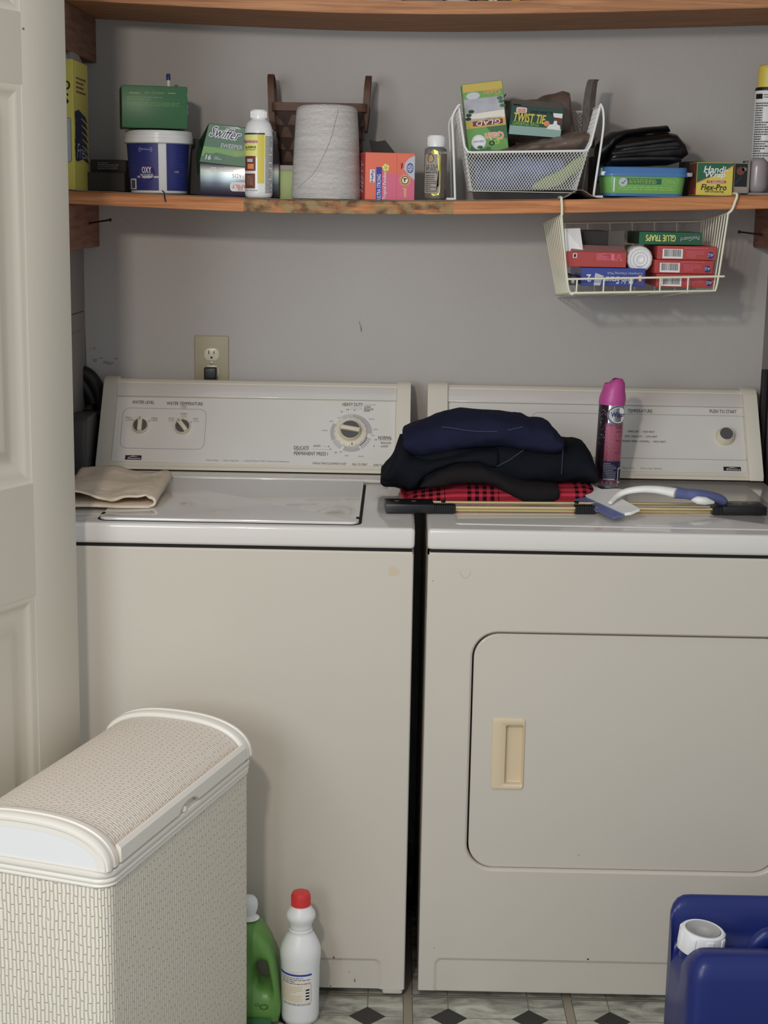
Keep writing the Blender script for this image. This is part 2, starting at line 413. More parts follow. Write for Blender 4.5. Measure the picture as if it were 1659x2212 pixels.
    def text(s, t, x, z, h, m, k=2, w=None, rot=0, bold=0, shear=0, mx=False):
        """text centred on x, z; h = height of the drawn letters; w = fitted width"""
        vs_, fs, a, b, c, d = text_mesh(t, 0, shear)
        if b - a < 1e-6: return
        sc = h / (d - c); sx = (w / (b - a)) if w else sc; cr, sr = math.cos(math.radians(rot)), math.sin(math.radians(rot)); out = []
        rb = bold * h * .42; nd = 12 if bold > .1 else 4
        dirs = [(0, 0)] + ([(rb * math.cos(2 * PI * q / nd), rb * math.sin(2 * PI * q / nd)) for q in range(nd)] if bold else [])
        for px, py in vs_:
            X = (px - (a + b) / 2) * sx * (-1 if mx else 1); Y = (py - (c + d) / 2) * sc
            out.append((x + X * cr - Y * sr, z + X * sr + Y * cr))
        for iq, (ox, oz) in enumerate(dirs): s.add([s._d(px + ox, pz + oz, k + .15 * iq) for px, pz in out], fs, m)
    def lines(s, x0, x1, z0, z1, n, m, k=2, th=.45, rnd=None):
        """rows of small unreadable print"""
        rnd = rnd or R_; p = (z1 - z0) / n
        for i in range(n):
            z = z0 + p * (i + .5); x = x0; end = x1 - (x1 - x0) * rnd.choice((0, 0, .05, .25, .5)) 
            while x < end:
                w = (x1 - x0) * rnd.uniform(.05, .17); s.rect(x, min(x + w, end), z - p * th / 2, z + p * th / 2, m, k, nx=1 if not s.map else 0 or 2); x += w + (x1 - x0) * .022
    def bars(s, x0, x1, z0, z1, m='black', k=2, rnd=None):
        rnd = rnd or R_; s.rect(x0, x1, z0, z1, 'white', k, nx=2); x = x0 + (x1 - x0) * .08; e = x1 - (x1 - x0) * .08
        while x < e:
            w = (x1 - x0) * rnd.uniform(.012, .04); s.rect(x, min(x + w, e), z0 + (z1 - z0) * .2, z1 - (z1 - z0) * .06, m, k + 1, nx=1 if not s.map else 1); x += w + (x1 - x0) * rnd.uniform(.012, .03)
    def build(s, name, parent=None, loc=None, smooth=35, label=None, cat=None, group=None, kind=None, solid=0, sub=0, rot=None):
        me = bpy.data.meshes.new(name)
        pr = parent
        while pr is not None and pr.parent: pr = pr.parent
        base = pr.matrix_world if parent else (Matrix.Translation(loc) if loc is not None else Matrix.Identity(4))
        if parent is None and rot is not None: base = base @ rot
        inv = base.inverted()
        me.from_pydata([inv @ v for v in s.v], [], s.f)
        for m in s.mats: me.materials.append(MATS[m])
        me.polygons.foreach_set('material_index', s.m)
        if s.uv is not None:
            l = me.uv_layers.new(name='UVMap')
            for p in me.polygons:
                for li, vi in zip(p.loop_indices, p.vertices): l.data[li].uv = s.uv[vi]
        me.validate(); me.update()
        if smooth:
            me.polygons.foreach_set('use_smooth', [True] * len(me.polygons)); me.set_sharp_from_angle(angle=math.radians(smooth))
        o = bpy.data.objects.new(name, me); C.objects.link(o)
        if parent: o.parent = parent
        else: o.matrix_world = base
        if sub: q = o.modifiers.new('s', 'SUBSURF'); q.levels = q.render_levels = sub
        if solid: q = o.modifiers.new('t', 'SOLIDIFY'); q.thickness = solid; q.offset = 0
        for k_, v_ in (('label', label), ('category', cat), ('group', group), ('kind', kind)):
            if v_: o[k_] = v_
        return o

def thing(name, label, cat, loc, group=None, rot=None):
    o = bpy.data.objects.new(name, None); C.objects.link(o); o.empty_display_size = .05
    o.matrix_world = Matrix.Translation(loc) @ (rot or Matrix.Identity(4)); bpy.context.view_layer.update()
    o['label'] = label; o['category'] = cat
    if group: o['group'] = group
    return o
def RZ(d): return Matrix.Rotation(math.radians(d), 4, 'Z')
def RX(d): return Matrix.Rotation(math.radians(d), 4, 'X')
def RY(d): return Matrix.Rotation(math.radians(d), 4, 'Y')
TR = Matrix.Translation
def wrap(cx, cy, rad):        # decal map round a cylinder centred cx, cy; rad may be a function of z
    f = rad if callable(rad) else (lambda z: rad)
    def g(x, z, e):
        r = f(z) + e + .0002; a = x / f(z); return (cx + r * math.sin(a), cy - r * math.cos(a), z)
    return g

# ================================================================== SETTING
XL, XR, YB = -.735, .778, .737
b = MB(); b.box(-2.5, 2.6, -3.6, YB + .1, -.05, 0, 'vinyl_floor'); b.build('floor', kind='structure', smooth=0)
b = MB(); b.box(XL - .1, XR + .1, YB, YB + .1, 0, 2.45, 'paint_wall')
for (u, v, du, dv) in ((778, 695, 3, 18), (782, 715, -3, -14)): pass
p = at(778, 706, YB); b.M = TR((0, YB, 0)); b.line(p.x - .002, p.z + .012, p.x + .003, p.z - .010, .0016, 'grey_text'); b.line(p.x + .003, p.z + .002, p.x + .003, p.z - .012, .001, 'grey_text')
q = at(184, 740, YB); b.line(q.x, q.z + .045, q.x + .001, q.z - .055, .0016, 'gap_dark')
for (u, v, s_) in ((205, 752, .010), (215, 777, .014), (236, 783, .016), (277, 478, .005), (250, 775, .008)):
    p = at(u, v, YB)
    for j in range(4): b.ell(p.x + R_.uniform(-s_, s_), p.z + R_.uniform(-.3, .3) * s_, s_ * R_.uniform(.25, .5), s_ * R_.uniform(.08, .18), 'smudge', n=10, k=1 + j)
b.build('wall_back', kind='structure', smooth=0)
b = MB(); b.box(XL - .1, XL, -.07, YB, 0, 2.45, 'paint_side')
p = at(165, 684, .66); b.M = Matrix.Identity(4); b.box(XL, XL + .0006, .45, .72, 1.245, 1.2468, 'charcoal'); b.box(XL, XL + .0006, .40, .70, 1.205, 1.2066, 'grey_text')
b.build('wall_left', kind='structure', smooth=0)
b = MB(); b.box(XR, XR + .1, -.07, YB, 0, 2.45, 'paint_side'); b.build('wall_right', kind='structure', smooth=0)
b = MB(); b.box(XL - .1, XR + .1, -.07, YB + .1, 2.45, 2.5, 'paint_wall'); b.build('ceiling', kind='structure', smooth=0)  # out of view; put over the closet to limit light from above

# ------------------------------------------------------------------ closet door leaf
def door():
    P = at(137, 0, -.12); a = 26
    # frame: x' runs from the free edge back towards the room, y' into the leaf
    M = TR((-.585, -.12, 0)) @ RZ(90 - a + 180)
    # local x = towards the camera, local y must point away from the visible face
    X = Vector((-math.sin(math.radians(a)), -math.cos(math.radians(a)), 0)); Nn = Vector((math.cos(math.radians(a)), -math.sin(math.radians(a)), 0))
    M = Matrix(((X.x, -Nn.x, 0, -.585), (X.y, -Nn.y, 0, -.12), (0, 0, 1, 0), (0, 0, 0, 1)))
    st = .112; Wd = .62; xa, xb = st, Wd - st
    b = MB(M); z0, z1 = .012, 2.04
    zz = [(.16, .838), (1.027, 1.664), (1.772, 1.93)]
    b.box(0, Wd, .0125, .035, z0, z1, 'paint_door')
    # stiles and rails
    b.box(0, xa, 0, .013, z0, z1, 'paint_door', .0015); b.box(xb, Wd, 0, .013, z0, z1, 'paint_door', .0015)
    rails = [(z0, zz[0][0]), (zz[0][1], zz[1][0]), (zz[1][1], zz[2][0]), (zz[2][1], z1)]
    for r0, r1 in rails: b.box(xa - .001, xb + .001, .00002, .013, r0, r1, 'paint_door')
    for c0, c1 in zz:
        prof = [(0, .0), (.002, .0012), (.008, .0026), (.014, .0052), (.026, .0092), (.033, .0112), (.037, .0120), (.040, .0120), (.046, .0112), (.058, .0055), (.062, .0048), (.066, .0046)]
        rings = [[(x, y, z) for x, z in ((xa + d, c0 + d), (xb - d, c0 + d), (xb - d, c1 - d), (xa + d, c1 - d))] for d, y in prof]
        n = len(rings); vs_ = [p for r in rings for p in r]; fs = []
        for k in range(n - 1):
            for i in range(4): j = (i + 1) % 4; fs.append((4 * k + i, 4 * k + j, 4 * k + 4 + j, 4 * k + 4 + i))
        fs.append(tuple(4 * (n - 1) + i for i in range(4))); b.add(vs_, fs, 'paint_door')
    b.ell(.105, 1.748, .003, .002, 'grey_text', n=8)
    o = b.build('door_1', loc=(-.585, -.12, 0), smooth=25, kind='structure'); return o
door()

# ------------------------------------------------------------------ shelves
def spl(pts):
    def f(x):
        if x <= pts[0][0]: return pts[0][1]
        for (a, za), (c, zc) in zip(pts, pts[1:]):
            if x <= c:
                t = (x - a) / (c - a); return za + (zc - za) * t
        return pts[-1][1]
    def g(x): return (f(x - .05) + f(x) * 2 + f(x + .05)) / 4
    return g
YS = .424
low = spl([(at(u, v, YS).x, at(u, v, YS).z) for u, v in ((100, 438), (155, 441), (300, 447), (400, 452), (600, 460), (800, 463), (1000, 463), (1200, 460.5), (1400, 456), (1600, 452), (1740, 449))])
upz = spl([(at(u, v, YS).x, at(u, v, YS).z) for u, v in ((60, -4), (166, 1), (400, 14), (600, 23), (740, 28), (900, 30.5), (1000, 31), (1150, 29.5), (1300, 26), (1500, 21.5), (1659, 17), (1760, 14))])
TH = .0262
def shz(x): return low(x) + TH
def board(fn, m, name, label, th):
    b = MB(); n = 60; rings = []
    for i in range(n + 1):
        x = XL + .001 + (XR - XL - .002) * i / n; z = fn(x)
        rings.append([(x, YS + .001, z), (x, YS, z + .001), (x, YS, z + th - .001), (x, YS + .001, z + th), (x, YB - .001, z + th), (x, YB - .001, z)])
    b.loft(rings, m); return b.build(name, loc=(0, .58, fn(0)), smooth=20, label=label, cat='shelf')
board(low, 'pine', 'wall_shelf', 'long sagging pine shelf board above the washer, crowded with cleaning supplies', TH)
board(upz, 'pine_upper', 'wall_shelf', 'uppermost pine shelf board seen from below along the top of the photo', .025)

def cleat(x0, x1, fn, h, nails, label, xs):
    zt = fn((x0 + x1) / 2) - .0005
    t = thing('shelf_cleat', label, 'shelf bracket', ((x0 + x1) / 2, .58, zt - h))
    b = MB(); b.box(x0, x1, .30, YB - .001, zt - h, zt, 'cleat_wood', .002, 1); b.build('board', t)
    for n_ in nails:
        b = MB(); b.tube([n_[0], n_[1]], .0021, 'rust', 6)
        d = (Vector(n_[1]) - Vector(n_[0])).normalized(); b.tube([Vector(n_[1]) - d * .001, Vector(n_[1]) + d * .001], .0038, 'rust', 8)
        b.build('nail', t)
    return t
nl = cleat(XL + .001, XL + .036, low, .092, [(at(172, 486, .62) + Vector((-.005, .02, 0)), at(238, 475, .58))], 'stained wood cleat on the left wall under the sagging shelf, nail sticking out', 0)
cleat(XL + .001, XL + .036, upz, .092, [], 'dark wood cleat on the left wall under the uppermost shelf', 0)
cleat(XR - .037, XR - .001, low, .085, [((XR - .02, .66, 1.438), at(1597, 501, .62))], 'brown wood cleat on the right wall, beside the hanging wire basket', 0)

# bent nail on the shelf edge
b = MB(); p = at(355, 415, YS); b.tube([(p.x - .004, YS - .003, p.z + .003), (p.x, YS - .004, p.z), (p.x + .001, YS - .004, p.z - .010), (p.x + .003, YS - .002, p.z - .019)], .0014, 'rust', 6)
b.build('nail', loc=(p.x, YS - .003, p.z), label='bent nail in the front edge of the sagging shelf below the blue tub', cat='nail')

# shelf liner: thin sheet with curled front edge
def liner(x0, x1, bumps, label):
    b = MB(); nx = 150; ny = 8; ys = [YS - .004, YS + .001, YS + .01, YS + .05, YS + .1, YS + .16, YS + .22, YB - .01]; ny = len(ys); vs_ = []
    for i in range(nx + 1):
        x = x0 + (x1 - x0) * i / nx; h = .0008 + .0002 * (1 + math.sin(x * 140) * math.sin(x * 37))
        for (c, w, a) in bumps: h += a * math.exp(-((x - c) / w) ** 2)
        for j, y in enumerate(ys): vs_.append((x, y, shz(x) + (h if j < 4 else h * max(.15, 1 - (j - 3) * .3)) ))
    fs = [(i * ny + j, (i + 1) * ny + j, (i + 1) * ny + j + 1, i * ny + j + 1) for i in range(nx) for j in range(ny - 1)]
    b.add(vs_, fs, 'liner'); return b.build('shelf_liner', loc=((x0 + x1) / 2, YS + .1, shz(0)), smooth=60, solid=.0008, label=label, cat='shelf liner')
liner(XL + .045, XR - .004, [(at(1252, 425, YS).x, .022, .018)], 'thin grey shelf liner curling up at the front edge of the sagging shelf')

# ================================================================== MACHINES
def lean(x0):   # frame on the sloping console face
    return TR((x0, .552, .930)) @ RX(-34.2)
LF = .196

def console(t, x0, x1, caps=True):
    b = MB()
    prof = [(.549, .922), (.549, .928), (.554, .931), (.660, 1.0865), (.666, 1.097), (.674, 1.1014), (.692, 1.1014), (.696, 1.097), (.696, .922)]
    b.prism(prof, x0 + .004, x1 - .004, 'cream_plastic', 'x')
    return b
def hl(M):
    return lambda u, v: hit(u, v, M)

def logo(b, M, u0, u1, v0, v1):
    a = hit(u0, v1, M); c = hit(u1, v0, M); w = c[0] - a[0]; h = c[1] - a[1]
    b.rect(a[0], c[0], a[1], c[1], 'black', 3)
    b.text('Kenmore', (a[0] + c[0]) / 2 + w * .05, a[1] + h * .30, h * .42, 'white', 5, w=w * .8, bold=.02, shear=.3)
    b.poly([(a[0] + w * .12, a[1] + h * .45), (a[0] + w * .45, a[1] + h * .85), (a[0] + w * .85, a[1] + h * .62), (a[0] + w * .45, a[1] + h * .68)], 'white', 4)

def front_recess_plate(b, x0, x1, z0, z1, ra, rb, rz, y, m):
    """front skin whose lower part, from ra to rb up to rz, is pressed in 2.5 mm"""
    rr = .014; s_ = .006; dp = .003
    def loop(e, r):
        pts = [(ra + e, z0)]
        for i in range(7): t = math.radians(180 - 90 * i / 6); pts.append((ra + e + r + r * math.cos(t), rz - e - r + r * math.sin(t)))
        for i in range(7): t = math.radians(90 - 90 * i / 6); pts.append((rb - e - r + r * math.cos(t), rz - e - r + r * math.sin(t)))
        pts.append((rb - e, z0)); return pts
    A = loop(0, rr); Bq = loop(s_, rr - .004)
    outer = [(x0, z0), (x0, z1), (x1, z1), (x1, z0)]
    # upper plate polygon: outer frame walked round the recess
    pts = [(x0, z0), (x0, z1), (x1, z1), (x1, z0)] + A[::-1]
    b.add([(x, y, z) for x, z in pts], [tuple(range(len(pts)))], m)
    n = len(A); b.add([(x, y, z) for x, z in A] + [(x, y + dp, z) for x, z in Bq], [(i, i + 1, n + i + 1, n + i) for i in range(n - 1)], m)
    b.add([(x, y + dp, z) for x, z in Bq], [tuple(range(n))], m)

def chip(b, u, v, r):
    p = at(u, v, -.0002); pts = []
    for i in range(14):
        a = 2 * PI * i / 14; q = r * (1 + .12 * math.sin(3 * a + u) + R_.uniform(-.05, .05)); pts.append((p.x + q * math.cos(a), p.z + q * .82 * math.sin(a)))
    return pts

# ---- washer
XW0, XW1 = -.686, 0
wash = thing('washing_machine', 'cream top-loading washing machine left of the dryer, behind the woven hamper', 'washing machine', (-.343, .34, 0))
b = MB()
b.box(XW0, XW1, .006, .66, .014, .872, 'enamel', .004)
front_recess_plate(b, XW0 + .003, XW1 - .003, .016, .87, XW0 + .03, XW1 - .045, .079, .0, 'enamel')
# rounded vertical edges of the front skin
for xe, s_ in ((XW0 + .003, -1), (XW1 - .003, 1)):
    b.loft([[(xe, 0, .016), (xe + s_ * .0016, .0008, .016), (xe + s_ * .003, .004, .016), (xe + s_ * .003, .01, .016)], [(xe, 0, .87), (xe + s_ * .0016, .0008, .87), (xe + s_ * .003, .004, .87), (xe + s_ * .003, .01, .87)]], 'enamel', cap=False, closed=False)
b.loft([[(XW0 + .003, 0, .87), (XW0 + .003, .002, .8735), (XW0 + .003, .012, .874)], [(XW1 - .003, 0, .87), (XW1 - .003, .002, .8735), (XW1 - .003, .012, .874)]], 'enamel', cap=False, closed=False)
# rounded foot of the corner post
b.box(-.043, -.0035, .0003, .012, .005, .05, 'enamel', .005, 3)
b.poly(chip(b, 850, 1234, .0105), 'chip', 1)
for (u, v, w, h) in ((721, 2068, .0012, .0028), (714, 2130, .0009, .002), (735, 2073, .0006, .001), (766, 2118, .0007, .004), (754, 2100, .0012, .0006)):
    p = at(u, v, 0); b.ell(p.x, p.z, w, h, 'rust', n=8)
b.build('cabinet', wash, smooth=30)
b = MB(); b.box(XW0 + .004, XW1 - .004, .004, .64, .866, .882, 'gap_dark'); b.build('seam', wash)
b = MB(); b.box(XW0 - .002, XW1 + .001, -.005, .66, .880, .9185, 'enamel_top', .007, 4)
# raised outer bead round the lid well
b.build('worktop', wash, smooth=50)
b = MB()
b.prism(rrect(-.577, -.096, .012, .441, .022), .9186, .9192, 'gap_dark', 'z')
b.poly([], 'gap_dark') if 0 else None
b.build('lid_gap', wash)
lid_pts = rrect(-.573, -.101, .017, .437, .018)
b = MB(); b.prism(lid_pts, .9242, .9188, 'enamel_top', 'z', r=.002)
b.build('lid', wash, smooth=30)
b = MB(); b.box(-.62, -.05, .445, .500, .9186, .9275, 'enamel_top', .004, 3); b.build('hinge_cover', wash, smooth=40)
for sx_ in (-.1035, -.5705):
    b = MB(); b.box(sx_ - .003, sx_ + .003, .045, .062, .9235, .9247, 'gap_dark'); b.build('lid_bumper', wash)
b = console(wash, XW0 + .006, XW1 - .006)
b.build('console', wash, smooth=25)
for (c0, c1) in ((XW0 + .006, XW0 + .036), (XW1 - .036, XW1 - .006)):
    b = MB(); prof = [(.540, .923), (.541, .934), (.648, 1.090), (.658, 1.101), (.670, 1.1055), (.695, 1.1055), (.70, 1.10), (.70, .923)]
    b.prism(prof, c0, c1, 'cream_plastic', 'x', r=.002); b.build('end_cap', wash, smooth=30)
Mw = lean(0); H = hl(Mw)
b = MB(Mw); b.box(XW0 + .036, XW1 - .036, -.0050, .002, .165, .196, 'enamel_top', .002, 3); b.build('top_trim', wash, smooth=30)
b = MB(Mw); xa, za = H(250, 1004); xb, zb = H(862, 862)
PANEL_L, PANEL_R = XW0 + .038, XW1 - .038
b.box(PANEL_L, PANEL_R, -.0015, .003, .007, .163, 'console_panel', .001, 2)
b.M = Mw @ TR((0, -.0016, 0)); M2 = b.M
a = hit(258, 968, M2); c = hit(447, 884, M2); b.frame(a[0], c[0], a[1], c[1], .016, .0009, 'print_light', 1)
def T(s_, u, v, h, m='print_grey', w=None, rot=0, **kw):
    p = hit(u, v, M2); q = hit(u + (w or 10), v, M2); b.text(s_, p[0], p[1], h * .00118, m, 2, w=(q[0] - p[0]) if w else None, rot=rot, **kw)
T('WATER LEVEL', 309.5, 869, 6.5, w=48, bold=.025); T('WATER TEMPERATURE', 399, 872, 6.5, w=78, bold=.025)
T('WARM', 397, 877, 3, 'print_light', w=12); T('WARM', 397, 881, 3, 'print_light', w=12)
T('SMALL', 278, 902, 3, w=14); T('LOAD', 279, 907, 3, w=13); T('LARGE', 333.5, 903.5, 3, w=14); T('LOAD', 333.5, 908, 3, w=13)
T('COLD', 370, 904, 3, w=12); T('COLD', 370, 909, 3, 'print_light', w=12); T('WARM', 397, 894, 3, w=14); T('COLD', 397, 899, 3, 'print_light', w=12)
T('HOT', 423, 905, 3, w=10); T('COLD', 423, 910, 3, 'print_light', w=13)
T('HEAVY DUTY', 762, 874, 7, w=44, bold=.025); T('(COTTON)', 799, 875, 3, 'print_light', w=24)
T('SUPER', 794, 879.5, 4, w=14, bold=.01); T('REGULAR', 797, 884, 4, w=20, bold=.01); T('SHORT', 793, 888, 4, w=14, bold=.01)
T('NORMAL', 832, 946, 7, w=30, bold=.025); T('(COTTON)', 831, 951.5, 3, 'print_light', w=26); T('REGULAR', 834, 957, 4, w=22, bold=.01); T('SHORT', 831, 964.5, 4, w=16, bold=.01)
T('DELICATE', 651, 967.5, 7, w=32, bold=.025); T('(KNIT)', 650, 973, 3, 'print_light', w=28); T('PERMANENT PRESS I', 671.5, 980, 7, w=73, bold=.025); T('SHORT', 685, 963.5, 4, w=15, bold=.01)
T('Heavy Duty   \u00b7   Super Capacity   \u00b7   2 Speed Motor With 3 Speed Combinations', 535, 996, 4.5, 'print_light', w=180, shear=.3)
T('PUSH & TURN CLOCKWISE TO SET', 712, 1001.5, 4.2, w=73, shear=.2, bold=.01); T('PULL TO START', 777, 1003.5, 4.2, w=33, shear=.2, bold=.01); T('PUSH TO STOP', 823, 1005, 4.2, w=32, shear=.2, bold=.01)
for s_, u, v in (('14', 738, 889.5), ('10', 751, 885), ('6', 766, 886), ('4', 710, 964.5), ('6', 714, 970), ('10', 725, 977.5), ('10', 811.5, 950), ('6', 808, 963.5)): T(s_, u, v, 3.5, bold=.01)
for s_, u, v in (('OFF', 733, 903), ('SPIN', 716, 910), ('RINSE', 702, 930), ('RINSE', 803, 905.5), ('SPIN', 811, 928), ('OFF', 805, 941), ('SPIN', 749, 984.5), ('RINSE', 780, 986), ('OFF', 736, 976.5)): T(s_, u, v, 2.8, 'print_light')
for (u0, v0, u1, v1) in ((697, 964, 709, 965), (673, 970.5, 712, 971.5), (757, 881, 784, 881.5), (752, 884, 783, 884.5), (816, 963.5, 821, 963.7)):
    p = hit(u0, v0, M2); q = hit(u1, v1, M2); b.line(p[0], p[1], q[0], q[1], .0005, 'print_light')
logo(b, M2, 270, 306, 984, 993)
# ticks beside the small knobs
for (u0, v0, u1, v1) in ((287, 907, 290, 909), (321, 911, 324, 908), (396, 903, 396, 906), (411, 913, 414, 911), (303, 901, 303, 904)):
    p = hit(u0, v0, M2); q = hit(u1, v1, M2); b.line(p[0], p[1], q[0], q[1], .0012, 'print_grey', 2)
# segmented grey ring round the big dial
cx, cz = hit(758.5, 935, M2); Rr = .0455
def arc(a0, a1, r0, r1, m, k=1):
    n = max(2, int(abs(a1 - a0) / 5)); vs_ = []; fs = []
    for i in range(n + 1):
        t = math.radians(a0 + (a1 - a0) * i / n); vs_ += [b._d(cx + r0 * math.cos(t), cz + r0 * math.sin(t), k), b._d(cx + r1 * math.cos(t), cz + r1 * math.sin(t), k)]
        if i: fs.append((2 * i - 2, 2 * i - 1, 2 * i + 1, 2 * i))
    b.add(vs_, fs, m)
arc(-2, 88, .0365, Rr, 'ring_grey'); arc(-112, -62, .0365, Rr, 'ring_grey'); arc(150, 206, .0365, Rr, 'ring_grey')
for (s0, s1, n_) in ((90, 120, 5), (-58, -16, 6), (208, 240, 5)):
    w_ = (s1 - s0) / n_
    for i in range(n_): arc(s0 + i * w_ + 1, s0 + (i + 1) * w_ - 1.5, .0375, Rr, 'ring_grey')
    arc(s0, s1, .0355, .0368, 'print_grey')
b.build('control_panel', wash, smooth=20)

def knob(t, u, v, r, ang, M, name='knob'):
    x, z = hit(u, v, M); F = M @ TR((x, 0, z)) @ RX(90)   # local z points out of the panel
    k_ = MB(F); k_.lathe([(r * 1.02, 0), (r * 1.02, .003), (r * .97, .0055), (r * .90, .0065)], 'ivory', 36)
    k_.lathe([(r * .88, .0063), (r * .88, .0069)], 'dial_grey', 36)
    k_.M = F @ RZ(ang); k_.box(-r * .27, r * .27, -r * .92, r * .92, .005, .017, 'ivory', r * .14, 3)
    k_.box(-r * .04, r * .04, r * .45, r * .9, .0169, .0173, 'print_grey')
    # rim ring
    k_.M = F; k_.lathe([(r * .88, .006), (r * .90, .0085), (r * .96, .0085), (r * .99, .006)], 'ivory', 36)
    return k_.build(name, t, smooth=30)
knob(wash, 303.5, 921, .0172, 0, M2); knob(wash, 394.5, 923, .0172, 38, M2)
x_, z_ = hit(757, 934.5, M2); F = M2 @ TR((x_, 0, z_)) @ RX(90)
k_ = MB(F); k_.lathe([(.0365, 0), (.0365, .003), (.0345, .006), (.026, .008), (.025, .0065)], 'cream_plastic', 48)
k_.lathe([(.0255, .006), (.0245, .0066)], 'tan_plastic', 40)
for i in range(16):
    k_.M = F @ RZ(i * 22.5); k_.box(-.0004, .0004, .031, .035, .0055, .0066, 'print_light')
k_.M = F @ RZ(188); k_.box(-.0012, .0012, .028, .0325, .0066, .0078, 'print_grey')
dial = k_.build('timer_dial', wash, smooth=30)
k_ = MB(F); k_.lathe([(.0225, .006), (.0225, .016), (.0215, .018), (.0205, .0172)], 'ivory', 40); k_.lathe([(.0208, .0165), (.0208, .0174)], 'dial_grey', 36)
k_.M = F @ RZ(80); k_.box(-.0048, .0048, -.0212, .0212, .016, .026, 'ivory', .0028, 3)
k_.build('knob', dial, smooth=30)
for x in (-.62, -.05):
    for y in (.06, .6):
        b = MB(TR((x, y, 0))); b.lathe([(.018, 0.0005), (.018, .006), (.008, .008), (.008, .016)], 'black_plastic', 16); b.build('foot', wash)

# ---- dryer
XD0, XD1 = .025, .757
dry = thing('clothes_dryer', 'cream front-loading clothes dryer with recessed tan door handle, right of the washer', 'dryer', (.39, .34, 0))
b = MB()
b.box(XD0, XD1, .03, .66, .014, .872, 'enamel', .004)
b.box(XD0, XD0 + .02, .004, .04, .014, .872, 'enamel'); b.box(XD1 - .02, XD1, .004, .04, .014, .872, 'enamel')
b.box(XD0, XD1, .004, .04, .76, .872, 'enamel'); b.box(XD0, XD1, .004, .04, .014, .24, 'enamel')
dl, dr = at(1010, 1600, 0).x, .700; dz0, dz1 = at(1300, 1887, 0).z, at(1300, 1367, 0).z
x0, x1, z0, z1 = XD0 + .003, XD1 - .003, .10, .87
inner = rrect(dl, dr, dz0, dz1, .052, 10)
def proj_rect(p):
    cx_, cz_ = (dl + dr) / 2, (dz0 + dz1) / 2; dx, dz_ = p[0] - cx_, p[1] - cz_; t = 1e9
    if dx > 0: t = min(t, (x1 - cx_) / dx)
    if dx < 0: t = min(t, (x0 - cx_) / dx)
    if dz_ > 0: t = min(t, (z1 - cz_) / dz_)
    if dz_ < 0: t = min(t, (z0 - cz_) / dz_)
    return (cx_ + dx * t, cz_ + dz_ * t)
# flat front skin: four strips round the opening plus rounded corners
n_ = len(inner)
def strip(ax, bx, az, bz): b.add([(ax, 0, az), (bx, 0, az), (bx, 0, bz), (ax, 0, bz)], [(0, 1, 2, 3)], 'enamel')
strip(x0, x1, dz1, z1); strip(x0, x1, z0, dz0); strip(x0, dl, dz0, dz1); strip(dr, x1, dz0, dz1)
for q_, (cx_, cz_) in enumerate(((dr, dz1), (dl, dz1), (dl, dz0), (dr, dz0))):
    arcp = inner[q_ * 11:(q_ + 1) * 11]; b.add([(cx_, 0, cz_)] + [(x, 0, z) for x, z in arcp], [(0, i, i + 1) for i in range(1, 11)], 'enamel')
rings = []
for e, y in ((0, 0), (.0012, .0006), (.0032, .0026), (.0044, .0060), (.0044, .030)):
    rings.append([(x, y, z) for x, z in rrect(dl + e, dr - e, dz0 + e, dz1 - e, .052 - e, 10)])
b.loft(rings, 'enamel', cap=False)
front_recess_plate(b, x0, x1, .016, .10, XD0 + .030, XD1 - .03, .084, 0, 'enamel')
for xe, s_ in ((XD0 + .003, -1), (XD1 - .003, 1)):
    b.loft([[(xe, 0, z), (xe + s_ * .0016, .0008, z), (xe + s_ * .003, .004, z), (xe + s_ * .003, .01, z)] for z in (.016, .87)], 'enamel', cap=False, closed=False)
b.loft([[(x, 0, .87), (x, .002, .8735), (x, .012, .874)] for x in (x0, x1)], 'enamel', cap=False, closed=False)
ch = chip(b, 1005, 1239, .0100); b.poly(ch, 'ring_grey', 1); b.poly([(x + (.0003), z + .0006) for x, z in [( (p[0] - ch[0][0]) * .9 + ch[0][0] - .0008, (p[1] - ch[0][1]) * .9 + ch[0][1]) for p in ch]], 'enamel', 2)
for (u, v, w, h) in ((1270, 2072, .0022, .0016), (938, 2047, .0008, .001), (1319, 2074, .0006, .0006), (1250, 1847, .001, .0006), (935, 1255, .0008, .0008)):
    p = at(u, v, 0); b.ell(p.x, p.z, w, h, 'rust', n=8)
b.build('cabinet', dry, smooth=30)
b = MB(); b.box(XD0 + .004, XD1 - .004, .004, .64, .866, .882, 'gap_dark'); b.build('seam', dry)
b = MB(); e = .0075; yd = .0075
hl_, hr_, hb, ht = at(1063, 1600, yd).x, at(1134, 1600, yd).x, at(1095, 1705, yd).z, at(1098, 1551, yd).z
drings = [[(x, y, z) for x, z in rrect(dl + e + q, dr - e - q, dz0 + e * .7 + q, dz1 - e - q, .047, 10)] for q, y in ((0, yd + .015), (0, yd + .002), (.0006, yd + .0006), (.002, yd))]
b.loft(drings, 'enamel', cap=False)
keyhole = drings[-1] + [drings[-1][0]] + [(x, yd, z) for x, z in (lambda L: [L[0]] + L[::-1])(rrect(hl_ + .001, hr_ - .001, hb + .001, ht - .001, .005, 4))]
b.add(keyhole, [tuple(range(len(keyhole)))], 'enamel')
for (u, v) in ((1050, 1700), (1018, 1540)): p = at(u, v, yd); b.line(p.x, p.z, p.x + .004, p.z + .001, .0005, 'print_light') if 0 else None
dd = b.build('door', dry, smooth=30)
b = MB(); b.prism(rrect(dl + .002, dr - .002, dz0 + .002, dz1 - .002, .05, 10), .024, .026, 'gap_dark', 'y'); b.build('door_gasket', dry)
